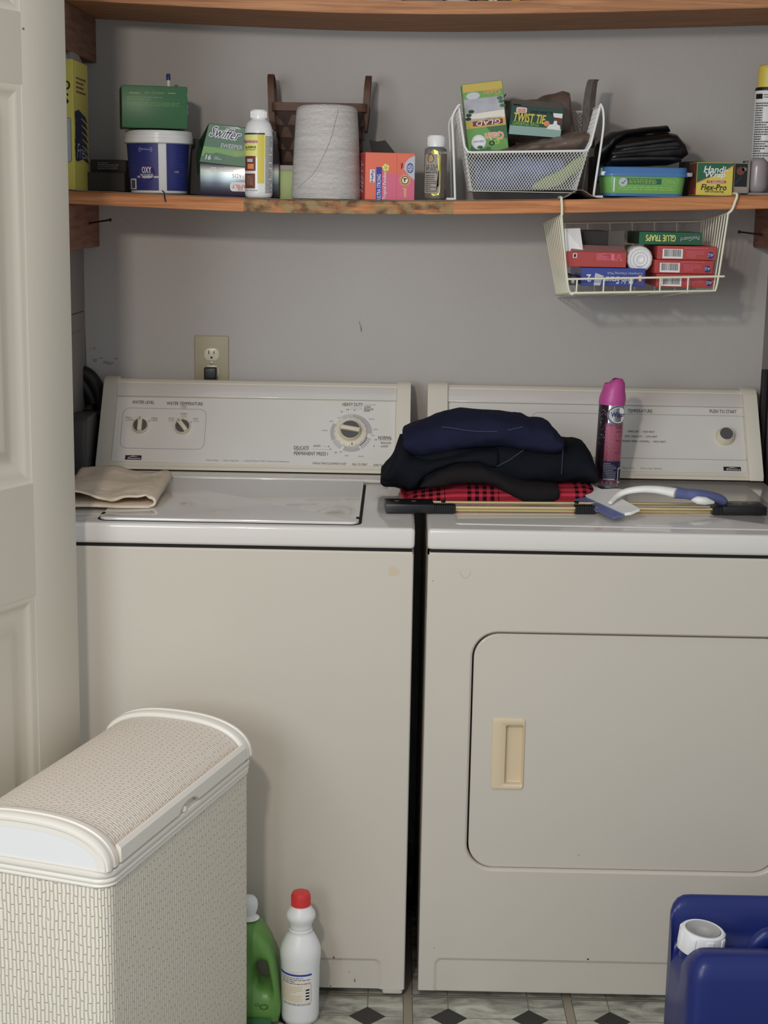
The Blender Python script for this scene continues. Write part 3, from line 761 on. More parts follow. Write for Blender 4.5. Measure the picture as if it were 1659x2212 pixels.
# recessed tan handle
b = MB(); hl_, hr_, hb, ht = at(1063, 1600, yd).x, at(1134, 1600, yd).x, at(1095, 1705, yd).z, at(1098, 1551, yd).z
il, ir, ib, it = at(1092, 1600, yd).x, at(1130, 1600, yd).x, at(1095, 1694, yd).z, at(1098, 1567, yd).z
rr_ = [(hl_, hr_, hb, ht, .006, yd), (hl_ + .0005, hr_ - .0005, hb + .0005, ht - .0005, .006, yd - .002), (hl_ + .003, hr_ - .002, hb + .003, ht - .003, .005, yd - .0032),
       (il - .006, ir + .001, ib - .003, it + .003, .004, yd - .0028), (il, ir, ib, it, .003, yd - .0005), (il + .001, ir - .0005, ib + .001, it - .001, .003, yd + .010), (il + .012, ir - .001, ib + .003, it - .003, .003, yd + .011)]
b.loft([[(x, y, z) for x, z in rrect(a_, c_, d_, e_, r_, 4)] for a_, c_, d_, e_, r_, y in rr_], 'tan_plastic', cap=False)
a_, c_, d_, e_, r_, y = rr_[-1]; b.add([(x, y, z) for x, z in rrect(a_, c_, d_, e_, r_, 4)], [tuple(range(20))], 'tan_plastic')
b.build('handle', dd, smooth=40)
b = MB(); b.box(XD0 - .001, XD1 + .001, -.006, .66, .880, .9185, 'enamel_top', .007, 4)
b.build('worktop', dry, smooth=50)
b = MB(); b.prism(rrect(XD0 + .05, XD1 - .05, .04, .50, .01), .9202, .9186, 'enamel_top', 'z', r=.0014); b.build('top_panel', dry, smooth=30)
b = console(dry, XD0 + .006, XD1 - .006); b.build('console', dry, smooth=25)
for (c0, c1) in ((XD0 + .006, XD0 + .050), (XD1 - .036, XD1 - .006)):
    b = MB(); prof = [(.540, .923), (.541, .934), (.648, 1.090), (.658, 1.101), (.670, 1.1055), (.695, 1.1055), (.70, 1.10), (.70, .923)]
    b.prism(prof, c0, c1, 'cream_plastic', 'x', r=.002); b.build('end_cap', dry, smooth=30)
b = MB(Mw); b.box(XD0 + .05, XD1 - .036, -.0050, .002, .165, .196, 'enamel_top', .002, 3); b.build('top_trim', dry, smooth=30)
b = MB(Mw); b.box(XD0 + .052, XD1 - .038, -.0015, .003, .007, .163, 'console_panel', .001, 2); b.M = M2
a = hit(1150, 986, M2); c = hit(1614, 899, M2); b.frame(a[0], c[0], a[1], c[1], .016, .0009, 'print_light', 1)
T('TEMPERATURE', 1382.5, 888, 7, w=53, bold=.025); T('PUSH TO START', 1562, 889, 7, w=58, bold=.025)
T('TIMED DRY  \u2013  HIGH HEAT', 1385, 932.5, 4, w=58, bold=.01); T('KNIT / DELICATE  \u2013  LOW HEAT', 1385, 943, 4, w=70, bold=.01); T('PERMANENT PRESS / NORMAL  \u2013  HIGH HEAT', 1386, 953.5, 4, w=104, bold=.01)
T('Heavy Duty    \u00b7    Extra Large Capacity', 1387, 1012, 5, 'print_light', w=86, shear=.3)
logo(b, M2, 1563, 1600, 1009, 1017)
p = hit(1368, 1019, M2); b.ell(p[0], p[1], .0016, .0010, 'tan_plastic', n=8)
b.build('control_panel', dry, smooth=20)
x_, z_ = hit(1566, 944, M2); F = M2 @ TR((x_, 0, z_)) @ RX(90)
k_ = MB(F); k_.lathe([(.0205, 0), (.0202, .005), (.0185, .009), (.0165, .016), (.015, .0185), (.0138, .018)], 'ivory', 40); k_.lathe([(.0142, .0176), (.0142, .0182)], 'dial_grey', 36)
k_.build('start_button', dry, smooth=40)
for x in (.07, .71):
    for y in (.06, .6):
        b = MB(TR((x, y, 0))); b.lathe([(.018, 0.0005), (.018, .006), (.008, .008), (.008, .016)], 'black_plastic', 16); b.build('foot', dry)

# ------------------------------------------------------------------ wall outlet, plug, hoses
t = thing('wall_outlet', 'beige double wall outlet plate on the back wall above the washer console', 'outlet', (-.452, YB, 1.09))
a = at(420.5, 725, YB); c = at(494.5, 725, YB); ox = (a.x + c.x) / 2; w = (c.x - a.x) / 2; zt = at(457, 725, YB).z
b = MB(); b.box(ox - w, ox + w, YB - .005, YB, zt - .124, zt, 'outlet_plate', .0022, 3)
zc1 = at(457, 765, YB).z; zc2 = zc1 - .0388
b.M = TR((ox, YB - .005, (zc1 + zc2) / 2)) @ RX(90); b.lathe([(.0032, 0), (.003, .001), (.001, .0013)], 'steel', 12); b.build('cover_plate', t, smooth=30)
for zc, m_ in ((zc1, 1), (zc2, 0)):
    b = MB(TR((ox, YB - .0055, zc))); b.prism([(x * 1, z) for x, z in rrect(-.0165, .0165, -.0138, .0138, .011, 6)], -.0012, .002, 'outlet_face', 'y', r=.0006)
    b.M = TR((ox, YB - .0068, zc)); b.rect(-.0072, -.0052, .0005, .0085, 'black', 1); b.rect(.0048, .0068, .001, .0078, 'black', 1)
    b.poly([(-.0025, -.009), (.0025, -.009), (.0025, -.0065), (.0012, -.0045), (-.0012, -.0045), (-.0025, -.0065)], 'black', 1)
    b.build('receptacle', t, smooth=30)
t = thing('power_plug', 'black power plug pushed into the lower socket of the beige outlet', 'plug', (ox, YB - .012, zc2 - .012))
b = MB(); b.box(ox - .0145, ox + .013, YB - .03, YB - .0068, zc2 - .020, zc2 + .0115, 'black_plastic', .003, 3); b.build('plug_body', t)
b = MB(); b.tube([(ox, YB - .018, zc2 - .016), (ox, YB - .018, zc2 - .04), (ox + .004, YB - .01, zc2 - .075), (ox + .01, YB - .009, zc2 - .15)], .0042, 'black_plastic', 10); b.build('cord', t)

def smoothpath(pts, n=8):
    P = [Vector(p) for p in pts]; out = []
    P = [P[0]] + P + [P[-1]]
    for i in range(1, len(P) - 2):
        for k in range(n):
            t = k / n; a, b_, c_, d = P[i - 1], P[i], P[i + 1], P[i + 2]
            out.append(.5 * ((2 * b_) + (-a + c_) * t + (2 * a - 5 * b_ + 4 * c_ - d) * t * t + (-a + 3 * b_ - 3 * c_ + d) * t ** 3))
    out.append(P[-2]); return out
# drain hose: rises behind the washer, bends over to the left wall
b = MB(); b.tube(smoothpath([(-.716, .7185, .60), (-.716, .7185, .93), (-.716, .7185, 1.04)] + [(at(u, v, .7185)) for u, v in ((160, 806), (178, 806), (196, 818), (211, 845), (219, 885), (226, 930))] + [(-.650, .721, .85), (-.645, .721, .6)])[16:], .0178, 'hose_black', 16)
b.build('drain_hose', loc=(-.69, .71, .9), label='thick black drain hose arching beside the washer console at the left wall', cat='hose')
b = MB(); b.tube(smoothpath([at(150, 893, .68), at(180, 893, .69), at(226, 894, .69), at(260, 896, .715)]), .0085, 'hose_black', 12)
b.build('water_hose', loc=at(180, 893, .69), label='thin dark water hose running across behind the left end of the washer console', cat='hose')
b = MB(); p = at(182, 830, .725); b.tube([(p.x, .727, 1.16), (p.x, .727, .5)], .0022, 'hose_black', 8)
b.build('cable', loc=(p.x, .727, .8), label='thin black cable hanging down the left corner under the arching drain hose', cat='cable')
# grey bundle behind washer, left
b = MB(); a = at(215, 960, .60)
b.loft([[(x, y, z) for x, y in rrect(-.7335, -.690, .50 + q * .5, .64 - q * .5, .010)] for z, q in ((.55, 0), (.93, 0), (1.0, .005), (1.025, .02), (1.035, .04))], 'grey_plastic')
b.build('storage_bag', loc=(-.71, .57, .55), smooth=60, label='dark grey rounded bag standing between the washer and the left wall', cat='bag')
b = MB(); b.tube(smoothpath([(.7685, .66, 1.15), (.7685, .655, 1.05), (.768, .64, .93), (.768, .62, .8)]), .0088, 'hose_black', 10)  # plain upright black tube filling the narrow gap
b.build('hose', loc=(.769, .655, .95), label='black tube in the narrow gap right of the dryer console', cat='hose')
b = MB(); cx_ = .0125; b.M = TR((.012, .40, .085)) @ RX(90); b.lathe([(.0108, 0), (.0116, .004), (.0116, .03), (.009, .036)], 'grey_plastic', 20, sy=.72); b.M = Matrix.Identity(4); b.box(.002, .022, .372, .39, .0, .08, 'black_plastic', .002)
b.build('hose_fitting', loc=(.012, .38, 0), label='small grey rounded fitting on the floor in the dark gap between washer and dryer', cat='fitting')

# ================================================================== LOWER SHELF THINGS
class It:
    """a frame standing on the shelf (or a given height) at measured column u0 and depth y"""
    def __init__(s, u0, y, v0=300, z=None, rot=0, tilt=None, lift=.0018):
        x = at(u0, v0, y).x; s.P = Vector((x, y, (shz(x) + lift) if z is None else z)); s.y = y; s.u0 = u0; s.v0 = v0
        s.F = TR(s.P) @ (tilt or Matrix.Identity(4)) @ RZ(rot); s.rot = RZ(rot)
    def X(s, u): return at(u, s.v0, s.y).x - s.P.x
    def Z(s, v): return at(s.u0, v, s.y).z - s.P.z
def carton(b, w, d, h, m, mt=None, ms=None, r=.0008, lipz=0):
    b.box(-w / 2, w / 2, 0, d, 0, h, m, r, 1)
def leftmap(w, d):    # decals on the left face; x measured from the back edge towards the front
    return lambda x, z, e: (-w / 2 - e, d - x, z)
def rightmap(w): return lambda x, z, e: (w / 2 + e, x, z)

# --- yellow box at the far left
i = It(158, .47, 300); F = i.F
w = i.X(190) - i.X(100); x1 = .0
t = thing('detergent_box', 'tall yellow cardboard box with torn top at the left end of the sagging shelf', 'box', i.P)
YX = at(160, 300, .47).x; i.P.x = YX - .02
b = MB(TR((YX, .47, i.P.z))); h = i.Z(127)
b.box(-.043, 0, 0, .15, 0, h, 'yellow_box', .0008, 1)
k = .00095
def zz(v): return i.Z(v)
b.text('D', -.013, zz(184), .018, 'black', 2, bold=.05, w=.015); b.text('S', -.016, zz(213), .020, 'black', 2, bold=.05, w=.014)
b.frame(-.036, -.0055, zz(350), zz(254), .004, .0008, 'black', 2); b.rect(-.035, -.0063, zz(349.4), zz(254.8), 'pale_grey', 1)
b.build('carton', t)
b = MB(TR((YX, .47, i.P.z))); hh = h
# right face narrow panel with dark blue print
b.map = rightmap(0); 
for j in range(7):
    z0_ = zz(240 + j * 15); pts = []
    b.poly([(.010 + .006 * math.sin(j), z0_), (.05, z0_ + .006), (.12, z0_ - .006), (.142, z0_ - .018), (.08, z0_ - .010), (.03, z0_ - .016), (.012, z0_ - .014)], 'navy_text', 1 + j)
b.text('Fresh', .075, zz(325), .030, 'photo_grey', 10, w=.12, shear=.3); b.lines(.03, .13, zz(200), zz(160), 4, 'brown_print', 1)
b.build('side_print', t)
b = MB(TR((YX, .47, i.P.z + h)));
b.add([(-.01, .001, 0), (0, .001, 0), (0, .1, 0), (-.012, .05, .045), (-.014, .02, .04)], [(0, 1, 4), (1, 3, 4), (1, 2, 3)], 'box_brown'); b.add([(-.045, .0, 0), (-.01, .0, 0), (-.012, .01, .014), (-.045, .01, .014)], [(0, 1, 2, 3)], 'pale_grey')
b.build('torn_flap', t, smooth=0)

# --- dark carton behind the tub
i = It(228, .60, 400); b = MB(i.F); b.box(i.X(184), i.X(270), 0, .09, 0, i.Z(372), 'dark_card', .002, 1); b.box(i.X(192), i.X(270), .02, .09, i.Z(373), i.Z(344), 'charcoal', .004, 2)
b.lines(i.X(212), i.X(258), i.Z(366), i.Z(350), 4, 'grey_text')
b.build('tool_case', loc=i.P, label='dark grey case in the shadow between the yellow box and the blue tub', cat='case')

# --- blue cleaner tub with white lid
i = It(331, .485, 350); kk = (i.X(405) - i.X(258)) / 2
t = thing('cleaner_tub', 'round navy blue tub of cleaning powder with white lid, green box on top', 'tub', i.P + Vector((0, .07, 0)))
cy = .075
zt = i.Z(293); rb = (i.X(394) - i.X(269)) / 2; rt_ = (i.X(401) - i.X(261)) / 2
F = i.F
b = MB(F @ TR((0, cy, 0))); b.lathe([(rb * .93, 0), (rb * .985, .002), (rb * .99, .008), (rb, .010), (rt_, zt), (rt_, zt + .004)], 'white_gloss', 56); b.build('body', t)
rad = lambda z: rb + (rt_ - rb) * max(0, z) / zt + .0004
b = MB(F @ TR((0, cy, 0))); b.map = wrap(0, 0, rad)
Z = i.Z; k = kk / 73.5
def uu(u): return (math.asin(max(-1, min(1, (u - 331) / 69.))) * 69) * k
b.rect(uu(263), uu(340), Z(411), Z(296), 'navy_label', 1); b.rect(uu(357), uu(399), Z(411), Z(296), 'navy_label', 1)
b.frame(uu(297), uu(327), Z(327), Z(318), .003, .0007, 'pale_grey', 2); b.text('SMB Cleaning', uu(312), Z(322.5), .004, 'pale_grey', 3, w=uu(324) - uu(300))
b.ell(uu(314), Z(374), .0175, .0185, 'red_dark', 2, n=32); b.ell(uu(314), Z(374), .0160, .0170, 'navy_label', 3, n=32)
b.rect(uu(292), uu(340), Z(384), Z(380), 'pale_grey', 2)
b.text('OXY', uu(314), Z(367), .0125, 'white', 5, w=.020, bold=.05); b.text('MULTI-PURPOSE', uu(314), Z(378), .0042, 'white', 5, w=.028, bold=.02); b.text('CLEANER', uu(314), Z(383), .004, 'white', 5, w=.016, bold=.02)
b.rect(uu(273), uu(289), Z(409), Z(386), 'white', 2); b.rect(uu(276), uu(286), Z(407), Z(389), 'print_grey', 3)
b.lines(uu(266), uu(286), Z(378), Z(310), 12, 'blue_card', 2, .25)
b.lines(uu(364), uu(392), Z(362), Z(302), 12, 'blue_card', 2, .3); b.text('100%', uu(377), Z(370), .004, 'pale_grey', 3, bold=.02); b.lines(uu(366), uu(390), Z(404), Z(373), 7, 'blue_card', 2, .3)
b.build('label', t, smooth=60)
b = MB(F @ TR((0, cy, 0))); rl = (i.X(408) - i.X(254)) / 2 * .985; z0_ = Z(307)
b.lathe([(rl * .95, z0_ - .002), (rl, z0_), (rl, z0_ + .009), (rl * .985, z0_ + .010), (rl * .985, z0_ + .016), (rl * .965, z0_ + .017), (rl * .965, z0_ + .021), (rl * .94, z0_ + .0245), (rl * .6, z0_ + .0245)], 'white_gloss', 56)
b.build('lid', t, smooth=40); tub_top = i.P.z + z0_ + .0248; tubx = i.P.x

# --- green box on the tub
i = It(334, .487, 230, z=tub_top, rot=12); w = .132; h = i.Z(184) * .985
b = MB(i.F); b.box(-w / 2, w / 2, 0, .10, .003, h, 'carton_green', .002, 2)
b.lines(-w * .38, -w * .22, h * .80, h * .85, 1, 'green_pale', 2); b.text('GIANT - 6   KEY FOR CLEAN UP', 0, h * .84, .004, 'green_pale', 2, w=w * .3); b.lines(w * .2, w * .44, h * .82, h * .86, 1, 'green_pale', 2)
b.lines(-w * .42, w * .3, h * .66, h * .76, 2, 'green_mid', 2, .3); b.lines(-w * .42, w * .4, h * .53, h * .63, 3, 'green_mid', 2, .3)
b.map = leftmap(w, .10); b.rect(.002, .098, .005, h - .004, 'green_dark', 1)
b.map = None; 
for zf in (.78, .5, .38): b.box(w / 2 - .0005, w / 2 + .0006, .003, .010, h * zf, h * (zf + .08), 'yellow_soft')
b.build('dryer_sheet_box', loc=i.P, rot=i.rot, label='green cardboard box lying on the white lid of the blue tub', cat='box')
# --- blue-capped clear tube
i = It(364, .60, 200, z=tub_top + .0005, rot=0)
t = thing('marker_tube', 'clear tube with blue cap standing behind the green box on the tub', 'tube', i.P)
i2 = It(364, .60, 200); b = MB(TR((i.P.x, .60, tub_top + .0005))); H_ = at(364, 174, .60).z - tub_top
b.lathe([(.0035, 0), (.0035, H_)], 'white', 14); b.build('barrel', t)
b = MB(TR((i.P.x, .60, tub_top + .0005))); b.lathe([(.0045, H_), (.0045, H_ + .011), (.0036, H_ + .0125), (.0034, H_ + .013)], 'navy_label', 14); b.build('cap', t)

# --- purple shiny box and green duster-refill box
i = It(517, .50, 400, rot=0); h = i.Z(352)
t = thing('sweeper_box', 'glossy purple cardboard box lying upside down under the tilted green box', 'box', i.P)
b = MB(i.F); xa, xb_ = i.X(432), i.X(602); b.box(xa, xb_, 0, .10, 0, h, 'plum', .0012, 2)
b.text('SCENTED', (xa + i.X(500)) / 2 + .012, h * .80, .0085, 'white', 2, w=.046, rot=180, bold=.03)
b.text('PADS', i.X(515), h * .62, .0075, 'photo_grey', 2, rot=180, bold=.03)
b.rect(i.X(497), i.X(545), h * .17, h * .44, 'white', 1, r=.006); b.text('FAMILY', i.X(519), h * .31, .0075, 'red', 3, rot=180, bold=.04, w=.034); b.text('SIZE', i.X(519), h * .22, .004, 'red_dark', 3, rot=180)
b.build('carton', t)
Fg = TR((i.X(430) + i.P.x, .50, i.P.z + h + .0015)) @ RY(7.5)
Fg = TR(at(430, 351, .495)) @ RY(5.5)
P = Fg.translation
t = thing('duster_refill_box', 'green cardboard box of sweeper cloths tilted on top of the purple box', 'box', P)
w = .125; h2 = .0795; b = MB(Fg)
Sh = Matrix.Identity(4); Sh[0][2] = .16          # the carton leans: sheared by its own slump
b.M = Fg @ Sh
b.box(0, w, 0, .095, .001, h2, 'carton_green', .001, 1)
b.rect(.003, w, h2 * .42, h2 * .86, 'green_deep', 1); b.poly([(.001, h2 * .16), (.03, h2 * .30), (.07, h2 * .24), (w, h2 * .36), (w, h2 * .42), (.001, h2 * .42)], 'green_mid', 1); b.rect(.001, w - .001, .002, h2 * .13, 'carton_green', 2)
b.poly([(.065, h2 * .25), (.085, h2 * .34), (.09, h2 * .26), (w, h2 * .30), (w, h2 * .40), (.065, h2 * .36)], 'green_pale', 2)
b.text('Swiffer', .0385, h2 * .80, .020, 'white', 2, w=.062, bold=.19, shear=.35, rot=-3); b.text('Swiffer', .0385, h2 * .80, .020, 'navy_text', 4, w=.062, bold=.02, shear=.35, rot=-3)
b.poly([(.03, h2 * .96), (.06, h2 * 1.0 - .001), (.068, h2 * .93), (.05, h2 * .95)], 'pale_grey', 2)
b.text('SWEEPER', .057, h2 * .49, .0085, 'pale_grey', 3, w=.045, bold=.05); b.text('DRY', .093, h2 * .47, .0085, 'green_pale', 3, bold=.02); b.lines(.045, .075, h2 * .385, h2 * .41, 1, 'green_pale', 3)
b.rect(.006, .048, h2 * .06, h2 * .26, 'green_deep', 3, r=.003); b.text('16', .016, h2 * .16, .0095, 'white', 4, bold=.05); b.lines(.028, .044, h2 * .12, h2 * .20, 2, 'pale_grey', 4)
b.map = leftmap(0, .095); 
b.map = lambda x, z, e: (-e, .095 - x, z)
b.rect(.002, .094, .003, h2 - .002, 'green_dark', 1)
b.build('carton', t)
b = MB(Fg @ Sh); b.add([(0, .095, .001), (-.022, .115, -.052), (-.024, .10, .045), (0, .0, h2)], [(0, 1, 2), (0, 2, 3)], 'green_dark'); b.build('open_flap', t, smooth=0)
# --- small dark upright box seen left of the purple box
i = It(418, .60, 380); b = MB(i.F @ RY(6)); b.box(i.X(403), i.X(436), 0, .07, 0.002, i.Z(300), 'dark_card', .001, 1); b.build('dark_box', loc=i.P, label='dark carton standing in the shadow between the blue tub and the purple box', cat='box')

# --- white polish bottle with yellow label
i = It(556, .445, 350)
t = thing('polish_bottle', 'white squeeze bottle of furniture polish with yellow label and white cap', 'bottle', i.P + Vector((0, .03, 0)))
cy = .030; r = (i.X(585) - i.X(525)) / 2; Z = i.Z; F = i.F @ TR((0, cy, 0))
b = MB(F); b.lathe([(r * .80, 0), (r * .96, .003), (r, .008), (r * 1.0, Z(400)), (r * 1.02, Z(330)), (r * 1.02, Z(288)), (r * .98, Z(276)), (r * .84, Z(264)), (r * .58, Z(257)), (r * .45, Z(254)), (r * .45, Z(250))], 'white_gloss', 44); b.build('body', t, smooth=60)
b = MB(F); b.lathe([(r * .54, Z(256)), (r * .575, Z(255)), (r * .575, Z(238)), (r * .53, Z(235.5)), (r * .2, Z(235))], 'white_gloss', 40)
for j in range(30):
    a = 2 * PI * j / 30; b.box(r * .575 * math.cos(a) - .0004, r * .575 * math.cos(a) + .0004, r * .575 * math.sin(a) - .0004, r * .575 * math.sin(a) + .0004, Z(253), Z(239), 'white_gloss')
b.build('cap', t)
b = MB(F); b.map = wrap(0, 0, r * 1.02); k = r / 30
def uu(u): return math.asin(max(-1, min(1, (u - 555) / 30.))) * 30 * k
b.rect(uu(527), uu(572), Z(416), Z(289), 'white_gloss', 1); b.rect(uu(526), uu(572), Z(340), Z(290), 'yellow_soft', 2); b.rect(uu(555), uu(569), Z(396), Z(290), 'yellow', 3); b.rect(uu(526), uu(570), Z(290.5), Z(287), 'navy_text', 3)
b.text('Rejuvenate', uu(537), Z(306), .0095, 'magenta', 5, w=.036, bold=.05); b.text('ALL-PURPOSE', uu(539), Z(318), .0045, 'black', 5, w=.026, bold=.05); b.text('Floor Protector', uu(539), Z(323), .003, 'black', 5, w=.024)
b.rect(uu(528), uu(551), Z(369), Z(337), 'brown_print', 4); b.rect(uu(533), uu(545), Z(350), Z(343), 'pale_grey', 5); b.rect(uu(534), uu(547), Z(365), Z(354), 'orange', 5); b.rect(uu(528), uu(550), Z(407), Z(375), 'brown_print', 4); b.rect(uu(532), uu(546), Z(400), Z(379), 'cleat_wood', 5)
b.text('PRODUCTO PARA MADERA', uu(540), Z(411.5), .003, 'grey_text', 5, w=.03); b.lines(uu(571), uu(583.5), Z(417), Z(293), 42, 'grey_text', 3, .5)
b.build('label', t, smooth=60)

# --- small yellow-green pouch behind bottle and cone
i = It(612, .52, 400); b = MB(i.F); b.loft([[(x, y, z) for x, y in rrect(i.X(604), i.X(640), -q, q, min(.004, q * .9))] for z, q in ((0, .006), (.02, .009), (.045, .008), (i.Z(360), .005), (i.Z(357), .004))], 'green_pale')
b.rect(i.X(606), i.X(640), i.Z(368), i.Z(358), 'box_brown', 40)
b.build('sachet', loc=i.P, smooth=50, label='small yellow-green packet squeezed between the polish bottle and the thread cone', cat='packet')

# --- wicker basket with two swing handles
i = It(690, .592, 350); t = thing('woven_basket', 'brown woven splint basket with two upright handles behind the cone of thread', 'basket', i.P + Vector((0, .07, 0)))
Z = i.Z; hz = Z(222); F = i.F
def ring(z, w0, w1, d0, d1, r=.012): return [(x, y, z) for x, y in rrect(w0, w1, d0, d1, r, 4)]
b = MB(F); bw0, bw1, tw0, tw1 = i.X(612), i.X(772), i.X(590), i.X(786)
rings = []
for j in range(0, 9):
    q = j / 8; rings.append(ring(hz * q * .96, bw0 + (tw0 - bw0) * q, bw1 + (tw1 - bw1) * q, .014 - .012 * q, .122 + .012 * q))
b.loft(rings, 'wicker_dark'); b.build('basket_body', t)
b = MB(F)
for j in range(7):     # horizontal splints bulging in and out over the stakes
    q0 = (j + .5) / 7.6; z0_ = hz * q0 * .96; hw = hz * .052
    cen = rrect(bw0 + (tw0 - bw0) * q0, bw1 + (tw1 - bw1) * q0, .014 - .012 * q0, .122 + .012 * q0, .012, 4)
    pts = []
    n = 96; L = len(cen); per = [Vector(cen[k]) for k in range(L)]
    seg = [(per[(k + 1) % L] - per[k]).length for k in range(L)]; tot = sum(seg)
    for m_ in range(n):
        s_ = tot * m_ / n; k = 0
        while s_ > seg[k]: s_ -= seg[k]; k = (k + 1) % L
        p = per[k].lerp(per[(k + 1) % L], s_ / seg[k]); c_ = Vector(((bw0 + bw1) / 2, .068)); dn = (p - c_).normalized()
        p = p + dn * (.0014 * math.sin(m_ * PI / 3 + (j % 2) * PI)); pts.append((p.x, p.y))
    b.loft([[(x, y, z0_ - hw) for x, y in pts], [(x * 1.004, y, z0_) for x, y in pts], [(x, y, z0_ + hw) for x, y in pts]], 'wicker_brown', cap=False)
b.build('splints', t, smooth=50)
b = MB(F); o_ = ring(hz - .017, tw0 - .004, tw1 + .004, -.003, .139, .014); o2 = [(x, y, hz) for x, y, z in o_]; i1 = [(x, y, z) for x, y, z in ring(hz, tw0 + .001, tw1 - .001, .001, .135, .012)]
b.loft([o_, o2, i1], 'wicker_brown', cap=False); b.build('rim', t)
for u_, s_ in ((582, -1), (790, 1)):
    b = MB(F); x0_ = i.X(u_); top = Z(158); pts = []
    for a in range(0, 181, 10):
        ar = math.radians(a); pts.append((x0_ + s_ * (-.002 + .0045 * math.sin(ar)), .068 - .048 * math.cos(ar), hz - .02 + (top - hz + .02) * (math.sin(ar) ** .55)))
    pts = [(x0_ - s_ * .006, .020, hz - .055)] + pts + [(x0_ - s_ * .006, .116, hz - .055)]
    rings = []
    for k_, p in enumerate(pts):
        a = Vector(pts[max(0, k_ - 1)]); c_ = Vector(pts[min(len(pts) - 1, k_ + 1)]); tn = (c_ - a).normalized(); sd = Vector((1, 0, 0)); nn = tn.cross(sd).normalized(); p = Vector(p)
        rings.append([p + sd * x_ * .0065 + nn * z_ * .0018 for x_, z_ in ((-1, -1), (1, -1), (1, 1), (-1, 1))])
    b.loft(rings, 'wicker_brown'); b.build('handle', t, smooth=40)

# --- cone of white thread
i = It(701, .430, 400); t_ = i; cy = .074; Z = i.Z
b = MB(i.F @ TR((0, cy, 0)))
r = lambda u0, u1: (i.X(u1) - i.X(u0)) / 2 * .985
prof = [(r(632, 768), 0), (r(624, 778), .0015), (r(622, 780), .010), (r(624, 778), Z(400)), (r(627, 775), Z(340)), (r(630, 773), Z(290)), (r(633, 771), Z(250)), (r(634.5, 770), Z(236)), (r(637, 768), Z(229)), (r(646, 760), Z(224)), (r(668, 738), Z(221.5)), (r(690, 712), Z(221))]
b.lathe(prof, 'thread', 64)
# loose strand running down the side
ks = [(726, 229), (727, 240), (722, 262), (716, 290), (707, 315), (698, 337), (686, 360), (672, 380), (650, 400), (640, 408)]
def rz(z):
    pr = prof
    for (r0, z0_), (r1, z1_) in zip(pr, pr[1:]):
        if z0_ <= z <= z1_ and z1_ > z0_: return r0 + (r1 - r0) * (z - z0_) / (z1_ - z0_)
    return pr[1][0]
pts = []
for u, v in ks:
    z_ = Z(v); rr0 = rz(z_) + .0004; x_ = max(-.98, min(.98, i.X(u) / rr0)); pts.append((i.X(u), -math.sqrt(1 - x_ * x_) * rr0, z_))
b.tube(smoothpath(pts, 4), .0006, 'liner', 5)
b.build('thread_cone', loc=i.P + Vector((0, cy, 0)), smooth=60, label='large cone of white thread standing in front of the brown woven basket', cat='thread cone')

# --- orange and pink trash-bag box
i = It(842, .458, 400, rot=11); Z = i.Z; kx = .00094; w = .101; h = Z(330); d = .07
t = thing('trash_bag_box', 'orange and pink cardboard box with blue stripe beside the cone of thread', 'box', i.P)
b = MB(i.F); b.box(-w / 2, w / 2, 0, d, 0, h, 'orange_card', .0008, 1)
def q(u): return -w / 2 + (u - 797) / 95. * w
def qz(v): return h * (435 - v) / 105.
b.rect(q(829), q(892), qz(434), qz(377), 'pink_card', 1)
b.poly([(q(829), qz(380)), (q(857), qz(377)), (q(858), qz(350)), (q(829), qz(366))], 'orange_card', 2) if 0 else None
b.rect(q(818), q(829), qz(434), qz(362), 'blue_print', 2); b.text('ULTRA STRONG', q(823.5), qz(406), .0075, 'white', 4, w=.049, rot=90, bold=.04)
b.rect(q(829), q(841), qz(434), qz(372), 'magenta', 1) if 0 else None
b.text('Tropical Paradise', q(835), qz(403), .0085, 'white', 4, w=.054, rot=90, bold=.03)
b.rect(q(806), q(815.5), qz(396), qz(368), 'white', 2); b.text('Hefty', q(811), qz(382), .0075, 'blue_print', 4, w=.023, rot=90, bold=.05)
b.poly([(q(892), qz(335)), (q(880), qz(342)), (q(873), qz(352)), (q(871), qz(365)), (q(880), qz(378)), (q(892), qz(390))], 'pale_grey', 2); b.ell(q(883), qz(363), .007, .010, 'blue_card', 3, r0=.8); b.text('250', q(883), qz(363), .008, 'blue_card', 4, rot=90)
for j in range(14):
    a = 2 * PI * j / 14; b.line(q(873.5) + .008 * math.cos(a), qz(390) + .008 * math.sin(a), q(873.5) + .0125 * math.cos(a), qz(390) + .0125 * math.sin(a), .0012, 'yellow', 3)
b.ell(q(873.5), qz(390), .0095, .010, 'yellow', 3); b.ell(q(873.5), qz(390), .0078, .0082, 'red_dark', 4); b.ell(q(873.5), qz(390), .0062, .0066, 'white', 5)
b.rect(q(871.5), q(874), qz(394), qz(386), 'red_dark', 6); b.rect(q(870), q(877), qz(388), qz(385.5), 'red_dark', 6)
for j in range(5):
    a = 2 * PI * j / 5 + .5; b.ell(q(836) + .0042 * math.cos(a), qz(363) + .0042 * math.sin(a), .0034, .0034, 'yellow_soft', 5, n=10)
b.ell(q(836), qz(363), .0016, .0016, 'orange', 6, n=10); b.text('scented', q(873), qz(418), .0075, 'yellow_soft', 3, w=.018, rot=90); b.line(q(866), qz(365), q(868), qz(352), .002, 'navy_text', 3); b.line(q(864), qz(353), q(870), qz(362), .0015, 'red', 3)
b.line(q(857.5), qz(434), q(857.5), qz(331), .0003, 'red_card', 2)
b.map = leftmap(w, d); b.rect(.001, d - .001, .001, h - .001, 'red_card', 1); b.text('HEFTY', d / 2, h / 2, .03, 'pale_grey', 2, w=h * .7, rot=90, shear=.3)
b.build('carton', t)
i = It(828, .60, 320); b = MB(TR(at(828, 318, .60)));
